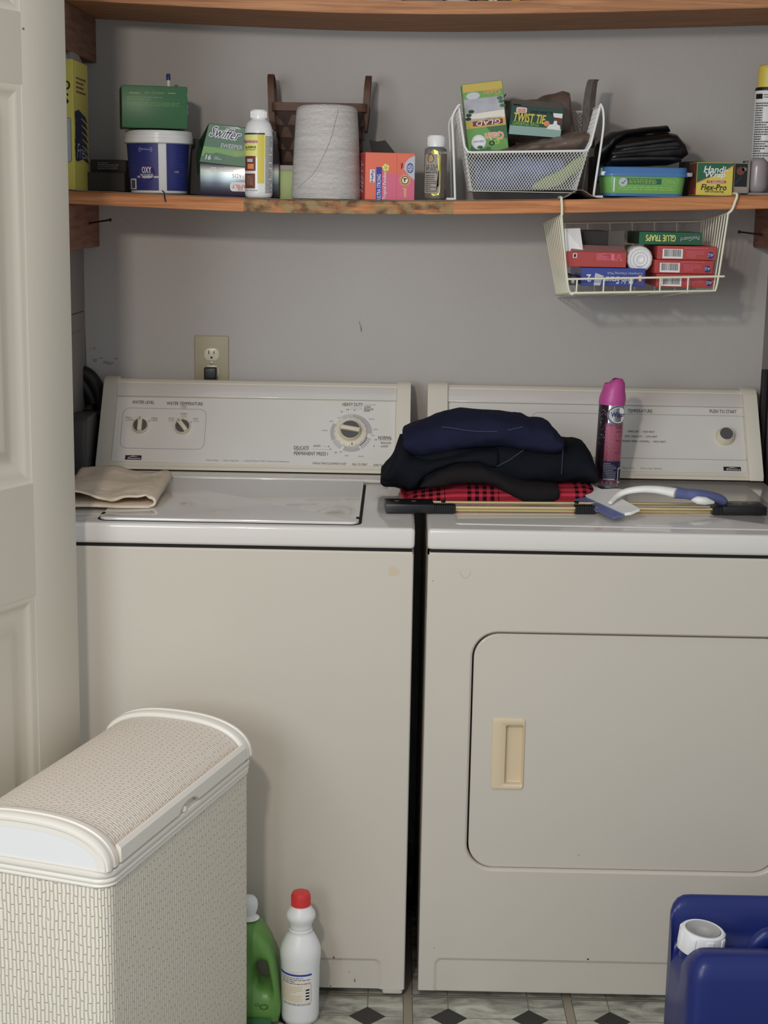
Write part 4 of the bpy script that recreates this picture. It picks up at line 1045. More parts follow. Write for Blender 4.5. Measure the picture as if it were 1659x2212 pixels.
b.loft([[(x, y, z) for x, z in pp] for y, pp in ((-.01, [(-.03, .014), (-.012, .011), (.004, .014), (.024, -.010), (.03, -.03), (-.02, -.03)]), (.012, [(-.026, .010), (-.010, .009), (.004, .010), (.022, -.014), (.028, -.03), (-.02, -.03)]))], 'charcoal')
b.box(-.02, .028, -.01, .012, shz(i.P.x) + .0018 - at(828, 318, .60).z, -.0295, 'charcoal')
b.build('crumpled_bag', loc=at(828, 318, .60), smooth=0, label='crumpled dark plastic poking up behind the orange and pink box', cat='bag')

# --- golden oil bottle
i = It(941, .445, 380); cy = .025; Z = i.Z; r = (i.X(966) - i.X(917)) / 2
t = thing('oil_bottle', 'small clear bottle of golden oil with white cap, left of the mesh basket', 'bottle', i.P + Vector((0, cy, 0)))
F = i.F @ TR((0, cy, 0))
b = MB(F); b.lathe([(r * .8, 0), (r * .97, .002), (r, .006), (r, Z(330)), (r * .97, Z(321)), (r * .8, Z(318.5)), (r * .55, Z(317.5)), (r * .5, Z(314))], 'clear', 40); b.build('glass', t, smooth=60)
b = MB(F); b.lathe([(r * .78, .0025), (r * .93, .004), (r * .95, .008), (r * .95, Z(332)), (r * .9, Z(331.6))], 'oil', 40); b.build('oil', t, smooth=60)
b = MB(F); b.lathe([(r * .72, Z(317)), (r * .755, Z(316)), (r * .74, Z(294)), (r * .68, Z(291.5)), (r * .2, Z(291))], 'white_gloss', 36)
for j in range(30):
    a = 2 * PI * j / 30; b.box(r * .74 * math.cos(a) - .0004, r * .74 * math.cos(a) + .0004, r * .74 * math.sin(a) - .0004, r * .74 * math.sin(a) + .0004, Z(315), Z(295), 'white_gloss')
b.build('cap', t)
b = MB(F); b.map = wrap(0, 0, r); k = r / 24.5
def uu(u): return math.asin(max(-1, min(1, (u - 941.5) / 24.5))) * 24.5 * k
b.rect(uu(919), uu(952), Z(417), Z(333), 'liner', 1)
pts = [(949, 421), (952, 400), (953, 370), (950, 340), (945, 326), (936, 323), (930, 328), (944, 333), (947, 345), (948.5, 370), (948, 400), (943, 413), (933, 419), (938, 423)]
for k2 in range(6):
    j0 = k2; j1 = k2 + 1; a0, a1, c0, c1 = pts[j0], pts[j1], pts[13 - j0], pts[13 - j1]
    b.poly([(uu(a0[0]), Z(a0[1])), (uu(a1[0]), Z(a1[1])), (uu(c1[0]), Z(c1[1])), (uu(c0[0]), Z(c0[1]))], 'foil_gold', 2)
b.ell(uu(930), Z(342), .0075, .0085, 'brown_print', 2); b.ell(uu(930), Z(342), .005, .006, 'gold', 3, r0=.7)
b.text('ULTRA', uu(933), Z(359.5), .007, 'print_grey', 3, w=.026, bold=.03); b.text('PURE', uu(931), Z(366.5), .007, 'print_grey', 3, w=.022, bold=.03); b.text('PREMIUM LAMP OIL', uu(932), Z(373), .003, 'black', 3, w=.026, bold=.03); b.lines(uu(921), uu(946), Z(415), Z(377), 9, 'print_grey', 3, .5)
b.build('label', t, smooth=60)

# --- white mesh basket on wire legs
Yf, Yk = .455, .655
iB = It(1139, Yf, 400)
t = thing('mesh_basket', 'white wire stand with expanded-metal mesh basket full of boxes and bags', 'basket', iB.P + Vector((0, .1, 0)))
zs = lambda u, v: at(u, v, Yf).z
fx = lambda u, v=370: at(u, v, Yf).x
BL, BR_, TL, TR_, UL, UR = (fx(1020), zs(1020, 412)), (fx(1247), zs(1247, 410)), (fx(1006), zs(1006, 329)), (fx(1270), zs(1270, 326)), (fx(988), zs(988, 232)), (fx(1291), zs(1291, 228))
def bil(q, a, b_, c_, d_):   # quad interpolation, s along, t up
    return lambda s_, t_: q
def mesh_panel(b, P00, P10, P11, P01, n, rows):
    P00, P10, P11, P01 = map(Vector, (P00, P10, P11, P01))
    def P(s_, t_): return (P00 * (1 - s_) + P10 * s_) * (1 - t_) + (P01 * (1 - s_) + P11 * s_) * t_
    nrm = (P10 - P00).cross(P01 - P00).normalized()
    for c in range(n):
        for sg in (-1, 1):
            pts = []
            for r_ in range(rows * 2 + 1):
                off = (0.5 if (r_ % 2 == 0) else 0.0) * sg * .92
                pts.append(P(min(1, max(0, (c + .5 + off) / n)), r_ / (rows * 2)))
            if sg == 1: pts = [P(min(1, max(0, (c + .5 + (.46 if r_ % 2 == 0 else .04)) / n)), r_ / (rows * 2)) for r_ in range(rows * 2 + 1)]
            else: pts = [P(min(1, max(0, (c + .5 - (.46 if r_ % 2 == 0 else .04)) / n)), r_ / (rows * 2)) for r_ in range(rows * 2 + 1)]
            b.tube(pts, .00062, 'wire_white', 4)
dy = .0
def V(p, y): return (p[0], y, p[1])
b = MB(); mesh_panel(b, V(BL, Yf), V(BR_, Yf), V(TR_, Yf), V(TL, Yf), 38, 9); b.build('front_mesh', t, smooth=0)
for nm, A, B_ in (('side_mesh', (BL, TL, UL), 1), ('side_mesh', (BR_, TR_, UR), -1)):
    b = MB(); mesh_panel(b, V(A[0], Yf), V(A[0], Yk), V(A[2], Yk), V(A[2], Yf), 26, 18); b.build(nm, t, smooth=0)
b = MB(); mesh_panel(b, V(BL, Yk), V(BR_, Yk), V(UR, Yk), V(UL, Yk), 34, 18); b.build('back_mesh', t, smooth=0)
b = MB(); b.box(BL[0], BR_[0], Yf, Yk, BL[1] - .001, BL[1], 'wire_white'); b.build('basket_floor', t)
b = MB(); rim = [V(UL, Yk), V(UL, Yf), V((TL[0] - .004, TL[1] + .012), Yf), V((TL[0] + .003, TL[1] + .001), Yf), V((TL[0] + .012, TL[1]), Yf), V((TR_[0] - .012, TR_[1]), Yf), V((TR_[0] - .003, TR_[1] + .001), Yf), V((TR_[0] + .003, TR_[1] + .012), Yf), V(UR, Yf), V(UR, Yk)]
b.tube(rim, .0026, 'wire_white', 8, closed=True); b.build('rim_wire', t, smooth=60)
for pts in ([(990, 226), (984, 232), (974, 256), (977, 300), (984, 420), (984, 428), (979, 432.5), (966, 433)], [(1290, 224), (1296, 236), (1299, 262), (1297, 300), (1285, 412), (1286, 424), (1296, 430), (1304, 430.5)]):
    for yy in (Yf - .003, Yk):
        pp = [Vector((fx(u), yy, zs(u, v))) for u, v in pts]; lo = shz(pp[-1].x) + .0042
        for p in pp: p.z = max(p.z, lo)
        b = MB(); b.tube(smoothpath(pp, 4), .0024, 'wire_white', 8); b.build('leg_wire', t, smooth=60)

# contents of the mesh basket
def quadbox(b, TLp, TRp, BRp, BLp, y, depth, m, lean_=0):
    """a carton whose front face has the four measured corners, at depth y; lean_ pushes its top edge forward"""
    c = [at(p[0], p[1], y - (lean_ if k_ < 2 else 0)) for k_, p in enumerate((TLp, TRp, BRp, BLp))]
    o = c[3]; X = (c[2] - c[3]); w_ = X.length; X = X.normalized(); Zd = (c[0] - c[3]); h_ = Zd.length; Zd = (Zd - X * Zd.dot(X)).normalized(); Yd = Zd.cross(X)
    F = Matrix(((X.x, Yd.x, Zd.x, o.x), (X.y, Yd.y, Zd.y, o.y), (X.z, Yd.z, Zd.z, o.z), (0, 0, 0, 1)))
    b.M = F; b.box(0, w_, 0, depth, 0, h_, m, .0008, 1); return F, w_, h_
b = MB(); F, w, h = quadbox(b, (983, 185), (1064, 162), (1099, 323), (1012, 333), .495, .06, 'green_mid')
R0 = F.to_3x3().to_4x4()
b.rect(.001, w - .001, h * .36, h * .47, 'gold', 1); b.rect(.001, w - .001, h * .47, h * .78, 'photo_grey', 1); b.poly([(w * .02, h * .5), (w * .98, h * .47), (w * .98, h * .58), (w * .02, h * .56)], 'label_cream', 2)
b.rect(.001, w - .001, h * .78, h * .88, 'green_mid', 2); b.rect(.001, w - .001, h * .88, h - .001, 'gold', 2)
b.poly([(w * .3, h * .78), (w * .22, h * .56), (w * .5, h * .62), (w * .8, h * .74), (w * .5, h * .78)], 'grey_text', 2) if 0 else None
b.text('Gain', w * .73, h * .84, .010, 'orange', 4, rot=180, bold=.05, w=w * .4); b.ell(w * .25, h * .82, w * .17, .007, 'pale_grey', 4)
b.rect(w * .18, w * .92, h * .385, h * .455, 'red_dark', 3); b.text('GLAD', w * .56, h * .42, .0088, 'white', 5, rot=180, w=w * .6, bold=.03, shear=.2)
b.text('ODORSHIELD', w * .7, h * .475, .004, 'grey_text', 3, rot=180, w=w * .4)
b.rect(.001, w - .001, .001, h * .36, 'green_mid', 1); b.poly([(w * .5, h * .36), (w, h * .36), (w, h * .15), (w * .6, h * .28)], 'carton_green', 2); b.poly([(.001, .001), (w * .7, .001), (w * .4, h * .05), (w * .1, h * .12)], 'carton_green', 2)
b.text('Gain', w * .68, h * .215, .0145, 'white', 3, rot=180, bold=.17, w=w * .45, shear=.1); b.text('Gain', w * .68, h * .215, .0145, 'orange', 5, rot=180, bold=.06, w=w * .45, shear=.1)
b.ell(w * .28, h * .155, w * .175, w * .175, 'white', 3); b.ell(w * .28, h * .155, w * .155, w * .155, 'pale_grey', 4, r0=.93); b.text('febreze', w * .28, h * .16, .005, 'blue_card', 5, rot=180, w=w * .25, shear=.2)
for (a_, c_) in ((.1, .55), (.17, .60), (.08, .5), (.93, .70), (.95, .64), (.9, .75), (.3, .08), (.5, .05)): b.ell(w * a_, h * c_, .006, .0035, 'green_dark' if a_ < .2 else 'carton_green', 4, n=10)
b.ell(w * .72, h * .13, .006, .004, 'lime', 3, r0=.5); b.ell(w * .6, h * .12, .006, .005, 'green_dark', 3, r0=.5)
b.build('scented_bag_box', loc=F.translation, rot=R0, label='green, grey and yellow box of trash bags leaning tilted in the mesh basket', cat='box')
b = MB(); F, w, h = quadbox(b, (1104, 228), (1217, 237), (1211, 299), (1098, 290), .50, .055, 'teal_box', .018)
R0 = F.to_3x3().to_4x4()
b.rect(.001, w - .001, .001, h * .33, 'teal_pale', 1); b.rect(.001, w - .001, h * .33, h * .40, 'green_deep', 2)
b.rect(w * .10, w * .30, h * .78, h * .97, 'label_cream', 2, r=.003); b.text('HOME', w * .2, h * .90, .004, 'red', 4, w=w * .15, bold=.04); b.text('SENSE', w * .2, h * .83, .004, 'red', 4, w=w * .15, bold=.04)
b.text('LONG WIDE TIE', w * .58, h * .85, .005, 'black', 3, w=w * .42, bold=.03)
b.text('TWIST TIE', w * .37, h * .62, .0175, 'yellow', 4, w=w * .60, bold=.06, shear=.15, rot=-1); b.text('GARBAGE BAGS', w * .31, h * .43, .0085, 'lime', 4, w=w * .50, bold=.0, shear=.1)
b.poly([(w * .80, h * .86), (w * .98, h * .86), (w * .98, h * .70), (w * .82, h * .72)], 'white', 3); b.poly([(w * .70, h * .30), (w * .76, h * .46), (w * .82, h * .47), (w * .84, h * .60), (w * .89, h * .60), (w * .90, h * .48), (w * .96, h * .44), (w * .97, h * .28)], 'white', 3)
b.ell(w * .70, h * .48, .006, .006, 'orange', 3, n=8); b.poly([(w * .80, h * .70), (w * .98, h * .70), (w * .98, h * .47), (w * .91, h * .5), (w * .9, h * .62), (w * .83, h * .62)], 'brown_print', 2)
b.map = lambda x, z, e: (x, z, h + e); b.rect(.001, w - .001, .001, .054, 'box_top_grey', 1); b.rect(.004, w * .18, .004, .014, 'black', 2)
b.map = lambda x, z, e: (w + e, z, x); b.rect(.001, h - .001, .001, .054, 'teal_box', 1)
b.map = None
b.build('twist_tie_box', loc=F.translation, rot=R0, label='dark green box of twist-tie garbage bags lying on top in the mesh basket', cat='box')

def bundle(b, top, bot, y0, y1, m, n=60, seg=20, amp=.0, freq=30, seed=0, e=1.0, uv=False, flat_bottom=False):
    """soft body whose front silhouette has measured top and bottom edges (pixel polylines at depth (y0+y1)/2) and real depth"""
    ym = (y0 + y1) / 2; tp = [at(u, v, ym) for u, v in top]; bp = [at(u, v, ym) for u, v in bot]
    def ev(L, x):
        if x <= L[0].x: return L[0].z
        for p, q_ in zip(L, L[1:]):
            if x <= q_.x: t_ = (x - p.x) / max(1e-6, q_.x - p.x); t_ = t_; return p.z + (q_.z - p.z) * t_
        return L[-1].z
    xa = max(tp[0].x, bp[0].x); xb = min(tp[-1].x, bp[-1].x); rings = []; uvs = []
    for i_ in range(n + 1):
        th = PI * i_ / n; s_ = (1 - math.cos(th)) / 2; x = xa + (xb - xa) * s_
        zt_, zb_ = ev(tp, x), ev(bp, x); c_ = (zt_ + zb_) / 2; hh_ = max(.0012, (zt_ - zb_) / 2); dd_ = (y1 - y0) / 2 * (math.sin(th) ** .35 * .25 + .75)
        r_ = []
        for k_ in range(seg):
            a = 2 * PI * k_ / seg; ca, sa = math.cos(a), math.sin(a)
            cy_ = abs(ca) ** e * (1 if ca > 0 else -1); cz_ = abs(sa) ** e * (1 if sa > 0 else -1)
            p = Vector((x, ym - dd_ * cy_, c_ + hh_ * cz_))
            if amp:
                q_ = noise.noise(Vector((p.x * freq, p.y * freq * .7 + seed, p.z * freq * 1.6))) + .45 * noise.noise(Vector((p.x * freq * 2.3, p.y * freq * 2, p.z * freq * 5 + seed))); p += Vector((0, -ca * amp * q_, sa * amp * q_ * .6))
            r_.append(p); uvs.append((x, a / (2 * PI) * 4 * (hh_ + dd_) * .5))
        rings.append(r_)
    base = len(b.v)
    b.loft(rings, m)
    if uv: b.uv = (b.uv or []) + [(0, 0)] * (base - len(b.uv or [])) + uvs
# brown plastic in the basket
b = MB(); bundle(b, [(1008, 334), (1050, 330), (1100, 318), (1150, 302), (1180, 298), (1230, 284), (1265, 284), (1283, 296)], [(1012, 345), (1060, 342), (1120, 340), (1180, 340), (1240, 336), (1283, 302)], .475, .60, 'bag_brown', amp=.006, freq=45, seed=3)
o_ = b.build('folded_plastic_bag', loc=at(1150, 320, .54), smooth=70, label='crinkled brown plastic bag folded across the top of the mesh basket', cat='bag')
b = MB(); bundle(b, [(1075, 250), (1085, 216), (1110, 216), (1160, 214), (1170, 208), (1215, 196), (1231, 202), (1236, 240), (1243, 290)], [(1075, 330), (1110, 330), (1160, 330), (1200, 330), (1243, 330)], .585, .635, 'bag_brown', amp=.003, freq=40, seed=9)
b.build('brown_paper_bag', loc=at(1180, 270, .61), smooth=60, label='brown bag standing at the back of the mesh basket behind the garbage-bag box', cat='bag')
b = MB(); 
rr2 = []
for u0, u1, v in ((1257, 1284, 320), (1257, 1286, 270), (1260, 1285, 225), (1264, 1288, 195), (1268, 1290, 178), (1271, 1294, 172)):
    a, c_ = at(u0, v, .575), at(u1, v, .575); rr2.append([(a.x, .570, a.z), ((a.x + c_.x) / 2, .563, a.z), (c_.x, .570, c_.z), (c_.x, .578, c_.z), ((a.x + c_.x) / 2, .574, a.z), (a.x, .578, a.z)])
b.loft(rr2, 'bag_strip'); b.build('plastic_strip', loc=at(1272, 320, .575), smooth=40, label='grey-brown plastic strip sticking up at the right end of the mesh basket', cat='plastic strip')
b = MB(); b.tube([at(1070, 236, .60), at(1082, 218, .60), at(1093, 203, .60)], .0012, 'charcoal', 6); b.tube([at(1070, 236, .60), at(1072, 330, .60)], .0012, 'charcoal', 6)
b.build('wire_twist', loc=at(1082, 220, .60), label='thin grey wire poking up between the two boxes in the mesh basket', cat='wire')
b = MB(); bundle(b, [(1018, 345), (1060, 345), (1120, 338), (1180, 338), (1225, 345)], [(1024, 408), (1100, 408), (1160, 408), (1215, 400)], .475, .55, 'fruit_blue', amp=.006, freq=40, seed=5)
b.build('blue_packet', loc=at(1100, 375, .51), smooth=60, label='blue-grey packet seen through the front mesh of the white basket', cat='packet')
b = MB(); bundle(b, [(1150, 400), (1172, 385), (1210, 368), (1240, 345), (1262, 334)], [(1150, 408), (1180, 408), (1210, 400), (1240, 375), (1262, 360)], .466, .474, 'green_pale', amp=.001)
b.build('yellow_packet', loc=at(1210, 380, .47), smooth=60, label='pale yellow packet slanting behind the mesh at the basket front right', cat='packet')

# --- dark carton between mesh basket and green tub; black bags on the tub
i = It(1305, .60, 400); b = MB(i.F); b.box(i.X(1278), i.X(1345), 0, .07, 0, i.Z(338), 'dark_card', .001, 1); b.box(i.X(1282), i.X(1300), -.02, 0, i.Z(392), i.Z(352), 'charcoal', .001, 1)
b.build('dark_carton', loc=i.P, label='dark open carton behind the right leg of the mesh basket stand', cat='box')
i = It(1392, .455, 400, lift=.0018); Z = i.Z; cx0, cx1 = i.X(1307), i.X(1482)
t = thing('cleaning_wipes_tub', 'lime green plastic tub with blue lid holding folded black bags, right of the mesh basket', 'tub', i.P)
b = MB(i.F); D = .115
def rg(z, e_, r=.02): return [(x, y, z) for x, y in rrect(cx0 + e_, cx1 - e_, e_, D - e_, r, 5)]
b.loft([rg(0, .007), rg(.001, .0045), rg(Z(421), .003), rg(Z(418), .0026), rg(Z(381), -.001), rg(Z(378), -.001)], 'tub_green')
b.loft([rg(-.0001, .0068), rg(.001, .0042), rg(Z(424), .0028), rg(Z(418), .0022)], 'blue_lid')
b.map = lambda x, z, e_: (x, .0022 - z / Z(378) * .004 - e_, z)
b.rect(i.X(1350), i.X(1428), Z(398), Z(386), 'green_deep', 2); b.ell(i.X(1346), Z(394), .0088, .0088, 'pale_grey', 3); b.line(i.X(1342), Z(394), i.X(1345), Z(397.5), .0015, 'green_deep', 4); b.line(i.X(1345), Z(397.5), i.X(1351), Z(389.5), .0015, 'green_deep', 4)
b.lines(i.X(1358), i.X(1418), Z(397), Z(387), 3, 'lime', 3, .5); b.ell(i.X(1449), Z(391), .016, .0095, 'lime', 2, r0=.93); b.lines(i.X(1438), i.X(1460), Z(396), Z(387), 3, 'lime', 2, .5); b.lines(i.X(1336), i.X(1458), Z(412), Z(403), 2, 'lime', 2, .5)
b.rect(i.X(1325), i.X(1328), Z(415), Z(385), 'white', 2)
b.map = None
b.build('container', t, smooth=50)
b = MB(i.F); zl = Z(378)
b.loft([rg(zl - .003, -.003), rg(zl - .003, -.005), rg(zl + .002, -.006, .022), rg(zl + .004, -.0045, .022), rg(zl + .0135, -.0035, .022), rg(zl + .0155, -.001, .02)], 'blue_lid')
for u0, u1, m_ in ((1299, 1310, 'white'), (1484, 1496, 'photo_grey'), (1300, 1318, 'lime')):
    b.box(i.X(u0), i.X(u1), .004 + (.02 if m_ == 'lime' else 0), .03, zl - .002, zl + (.006 if m_ != 'lime' else .013), m_, .001, 1)
b.build('lid', t, smooth=50)
ztub = i.P.z + zl + .0157
b = MB(); bundle(b, [(1311, 350), (1316, 330), (1330, 310), (1350, 296), (1400, 290), (1440, 286), (1460, 290), (1474, 310), (1479, 330)], [(1311, 357), (1340, 360), (1400, 359), (1440, 358), (1462, 352), (1479, 336)], .470, .565, 'bag_black', amp=.003, freq=25, seed=1, e=.8)
for k_, (ua, va, ub, vb_, r_) in enumerate(((1330, 318, 1466, 300, .006), (1322, 332, 1474, 318, .006), (1320, 345, 1470, 342, .006))):
    b.tube(smoothpath([at(ua, va, .472), at((ua + ub) / 2, (va + vb_) / 2 - 1, .469), at(ub - 12, vb_ + 1, .471), at(ub, vb_ + 5, .478)], 6), [r_ * .6] * 19, 'bag_black', 8, flat=(.7, 1.2))
o_ = b.build('folded_black_bag', loc=at(1395, 330, .51), smooth=60, label='thick bundle of folded black plastic bags on the blue lid of the green tub', cat='bag')
b = MB(); bundle(b, [(1288, 312), (1300, 300), (1320, 285), (1380, 276), (1437, 271), (1441, 284)], [(1288, 352), (1305, 345), (1322, 320), (1345, 299), (1400, 290), (1441, 287)], .50, .60, 'black', amp=.002, freq=25, seed=2)
b.build('black_bag', loc=at(1360, 290, .55), smooth=60, label='loose matt black bag draped over the back of the folded black bundle', cat='bag')

# --- food-bag box, dark box behind
i = It(1543, .445, 400, rot=2); w = .073; h = i.Z(351); b = MB(i.F); b.box(-w / 2, w / 2, 0, .075, 0, h, 'yellow', .0008, 1)
b.poly([(-w / 2 + .0005, h * .36), (-w / 2 + .0005, h - .001), (w / 2 - .0005, h - .001), (w / 2 - .0005, h * .90), (w * .22, h * .70), (-w * .2, h * .52)], 'green_deep', 1)
b.line(-w / 2, h * .36, -w * .2, h * .52, .0018, 'orange', 2); b.line(w * .22, h * .72, w / 2, h * .91, .0018, 'orange', 2)
b.text('Handi-', .002, h * .79, .0125, 'white', 3, w=w * .68, bold=.06, shear=.2); b.text('Wrap', .001, h * .61, .0135, 'white', 3, w=w * .56, bold=.06, shear=.2)
b.rect(-w * .22, w * .32, h * .375, h * .455, 'red_card', 2, r=.0025); b.text('13 GALLON', w * .05, h * .415, .0042, 'white', 4, w=w * .42, bold=.04)
b.text('Flex-Pro', -.001, h * .25, .0115, 'black', 4, w=w * .70, bold=.05, shear=.2); b.text('with Drawstring', 0, h * .115, .0055, 'carton_green', 4, w=w * .52, bold=.04)
b.map = leftmap(w, .075); b.rect(.001, .074, .001, h - .001, 'brown_print', 1); b.rect(.055, .074, .001, h * .22, 'red_card', 2)
b.build('food_bag_box', loc=i.P, rot=i.rot, label='small yellow and green cardboard box with bold lettering near the right end of the shelf', cat='box')
i = It(1487, .60, 400); b = MB(i.F); b.box(i.X(1475), i.X(1512), 0, .06, 0, i.Z(349), 'dark_card', .001, 1); b.build('brown_carton', loc=i.P, label='dark brown carton in shadow just left of the yellow and green box', cat='box')
# --- opened lamp box with bulb in it
i = It(1625, .46, 400); Z = i.Z; t = thing('light_bulb_box', 'opened grey cardboard bulb box at the far right of the shelf', 'box', i.P)
b = MB(i.F); b.box(i.X(1583), i.X(1616), 0, .06, .002, Z(352), 'box_brown', .001, 1); b.rect(i.X(1586), i.X(1613), Z(404), Z(354), 'black', 1); b.ell(i.X(1598), Z(370), .008, .008, 'brown_print', 2); b.ell(i.X(1606), Z(366), .005, .004, 'grey_text', 2)
b.line(i.X(1588), Z(397), i.X(1600), Z(384), .001, 'blue_card', 2)
b.box(i.X(1616), i.X(1720), .045, .06, .002, Z(347), 'box_brown'); b.box(i.X(1616), i.X(1720), 0, .06, .0005, .004, 'box_brown'); b.box(i.X(1616), i.X(1618), 0, .06, .002, Z(346), 'box_brown')
b.build('carton', t)
b = MB(i.F @ TR((i.X(1640), .022, .0045))); rb_ = .0205; b.lathe([(rb_ * .72, 0), (rb_ * .93, .005), (rb_, .014), (rb_, .050), (rb_ * .93, .060), (rb_ * .7, .066), (rb_ * .3, .069)], 'bulb', 40)
b.ell(-.003, .034, .0022, .0016, 'white', 1) if 0 else None
b.build('light_bulb', loc=i.P + Vector((i.X(1640), .022, .0045)), smooth=60, label='frosted grey light bulb standing in the opened bulb box', cat='light bulb')
# --- spray can with yellow cap (behind)
i = It(1655, .61, 250); Z = i.Z; r = (i.X(1655) - i.X(1628.5)); F = i.F
t = thing('insecticide_can', 'tall white spray can with yellow cap at the far right of the shelf', 'spray can', i.P)
b = MB(F); b.lathe([(r * .95, 0), (r, .003), (r, Z(196)), (r * .95, Z(193)), (r * .86, Z(190.5))], 'white', 44)
b.lathe([(r * 1.01, Z(197)), (r * 1.02, Z(195)), (r * .97, Z(190)), (r * .9, Z(189.5))], 'black', 44)
b.map = wrap(0, 0, r); b.lines(-r * 1.25, r * .2, Z(345), Z(222), 24, 'print_grey', 1, .55); b.rect(-r * 1.3, -r * .6, Z(215), Z(204), 'black', 1); b.lines(-r * .5, r * .2, Z(214), Z(204), 2, 'print_grey', 1)
b.build('can', t, smooth=40)
b = MB(F); rc = r * .86; b.lathe([(rc, Z(190)), (rc * .99, Z(150)), (rc * .96, Z(144)), (rc * .85, Z(141)), (rc * .2, Z(140.5))], 'yellow', 40); b.build('cap', t, smooth=50)

# ================================================================== UPPER SHELF THINGS (only their feet show)
def upt(x): return upz(x) + .025 + .0008
def ub(u0, u1, y, name, label, cat, fn):
    x0_, x1_ = at(u0, 5, y).x, at(u1, 5, y).x; b = MB(TR(((x0_ + x1_) / 2, y, upt((x0_ + x1_) / 2)))); fn(b, (x1_ - x0_)); return b.build(name, loc=((x0_ + x1_) / 2, y, upt((x0_ + x1_) / 2)), label=label, cat=cat, smooth=40)
ub(762, 866, .435, 'white_carton', 'white and red carton standing on the uppermost shelf, cut off by the photo top', 'box', lambda b, w: (b.box(-w / 2, w / 2, 0, .08, 0, .13, 'white', .001, 1), b.rect(w * .22, w / 2 - .001, .001, .129, 'red_card', 1), b.rect(w * .30, w * .36, .002, .129, 'pink_card', 2)))
ub(959, 1023, .440, 'dark_blue_can', 'dark blue round can with white base on the uppermost shelf', 'can', lambda b, w: (b.M.translation.__iadd__(Vector((0, w / 2, 0))), b.lathe([(w * .40, 0), (w * .47, .002), (w * .49, .0035)], 'white', 36), b.lathe([(w * .49, .0035), (w * .5, .005), (w * .5, .12)], 'navy_text', 36)))
ub(742, 762, .47, 'dark_jar', 'dark green object on the uppermost shelf, left of the white and red carton', 'jar', lambda b, w: b.box(-w / 2, w / 2, 0, .05, 0, .1, 'green_dark', .002, 1))
ub(868, 957, .50, 'olive_carton', 'olive grey carton on the uppermost shelf between white carton and dark can', 'box', lambda b, w: (b.box(-w / 2, w / 2, 0, .08, 0, .10, 'box_top_grey', .001, 1), b.lines(-w * .4, w * .4, .01, .09, 6, 'green_dark', 1)))
ub(1026, 1056, .50, 'brown_tin', 'dark brown tin on the uppermost shelf just right of the dark blue can', 'tin', lambda b, w: (b.box(-w / 2, w / 2, 0, .05, 0, .10, 'green_dark', .003, 1), b.box(-w * .3, w * .1, -.0005, 0, .004, .09, 'brown_print')))
ub(1056, 1074, .46, 'tan_packet', 'tan striped packet on the uppermost shelf above the middle of the mesh basket', 'packet', lambda b, w: (b.box(-w / 2, w / 2, 0, .05, 0, .10, 'label_cream', .001, 1), b.box(-w * .1, w * .12, -.0006, 0, .001, .099, 'gold')))
ub(1076, 1104, .46, 'black_bottle', 'black bottle on the uppermost shelf beside the tan packet', 'bottle', lambda b, w: (b.M.translation.__iadd__(Vector((0, w / 2, 0))), b.lathe([(w * .45, 0), (w * .5, .003), (w * .5, .10), (w * .2, .12)], 'black', 24)))
ub(1105, 1123, .45, 'yellow_packet', 'narrow yellow packet on the uppermost shelf between two dark bottles', 'packet', lambda b, w: b.box(-w / 2, w / 2, 0, .04, 0, .10, 'gold', .001, 1))
ub(1126, 1210, .47, 'dark_basket', 'dark olive container on the uppermost shelf right of the yellow packet', 'container', lambda b, w: (b.loft([[(x, y, z) for x, y in rrect(-w / 2 + e_, w / 2 - e_, e_, .08 - e_, .012)] for z, e_ in ((0, .004), (.006, 0), (.10, -.003))], 'green_dark'), b.box(w * .36, w * .48, -.003, 0, .002, .08, 'grey_text')))
ub(1212, 1262, .45, 'blue_bottle', 'bright blue bottle on the uppermost shelf, cut off by the photo top', 'bottle', lambda b, w: b.loft([[(x, y, z) for x, y in rrect(-w / 2 + e_, w / 2 - e_, e_, .05 - e_, .010)] for z, e_ in ((0, .004), (.004, 0), (.10, 0), (.13, .012))], 'blue_print'))
ub(1264, 1352, .47, 'dark_teal_box', 'dark teal box on the uppermost shelf right of the blue bottle', 'box', lambda b, w: (b.box(-w / 2, w / 2, 0, .07, 0, .10, 'teal_box', .001, 1), b.rect(-w * .4, w * .1, .002, .09, 'navy_text', 1)))
ub(1378, 1460, .47, 'red_tin', 'dark red tin on the uppermost shelf towards its right end', 'tin', lambda b, w: (b.M.translation.__iadd__(Vector((0, w / 2, 0))), b.lathe([(w * .48, 0), (w * .5, .002), (w * .5, .1)], 'red_dark', 32)))

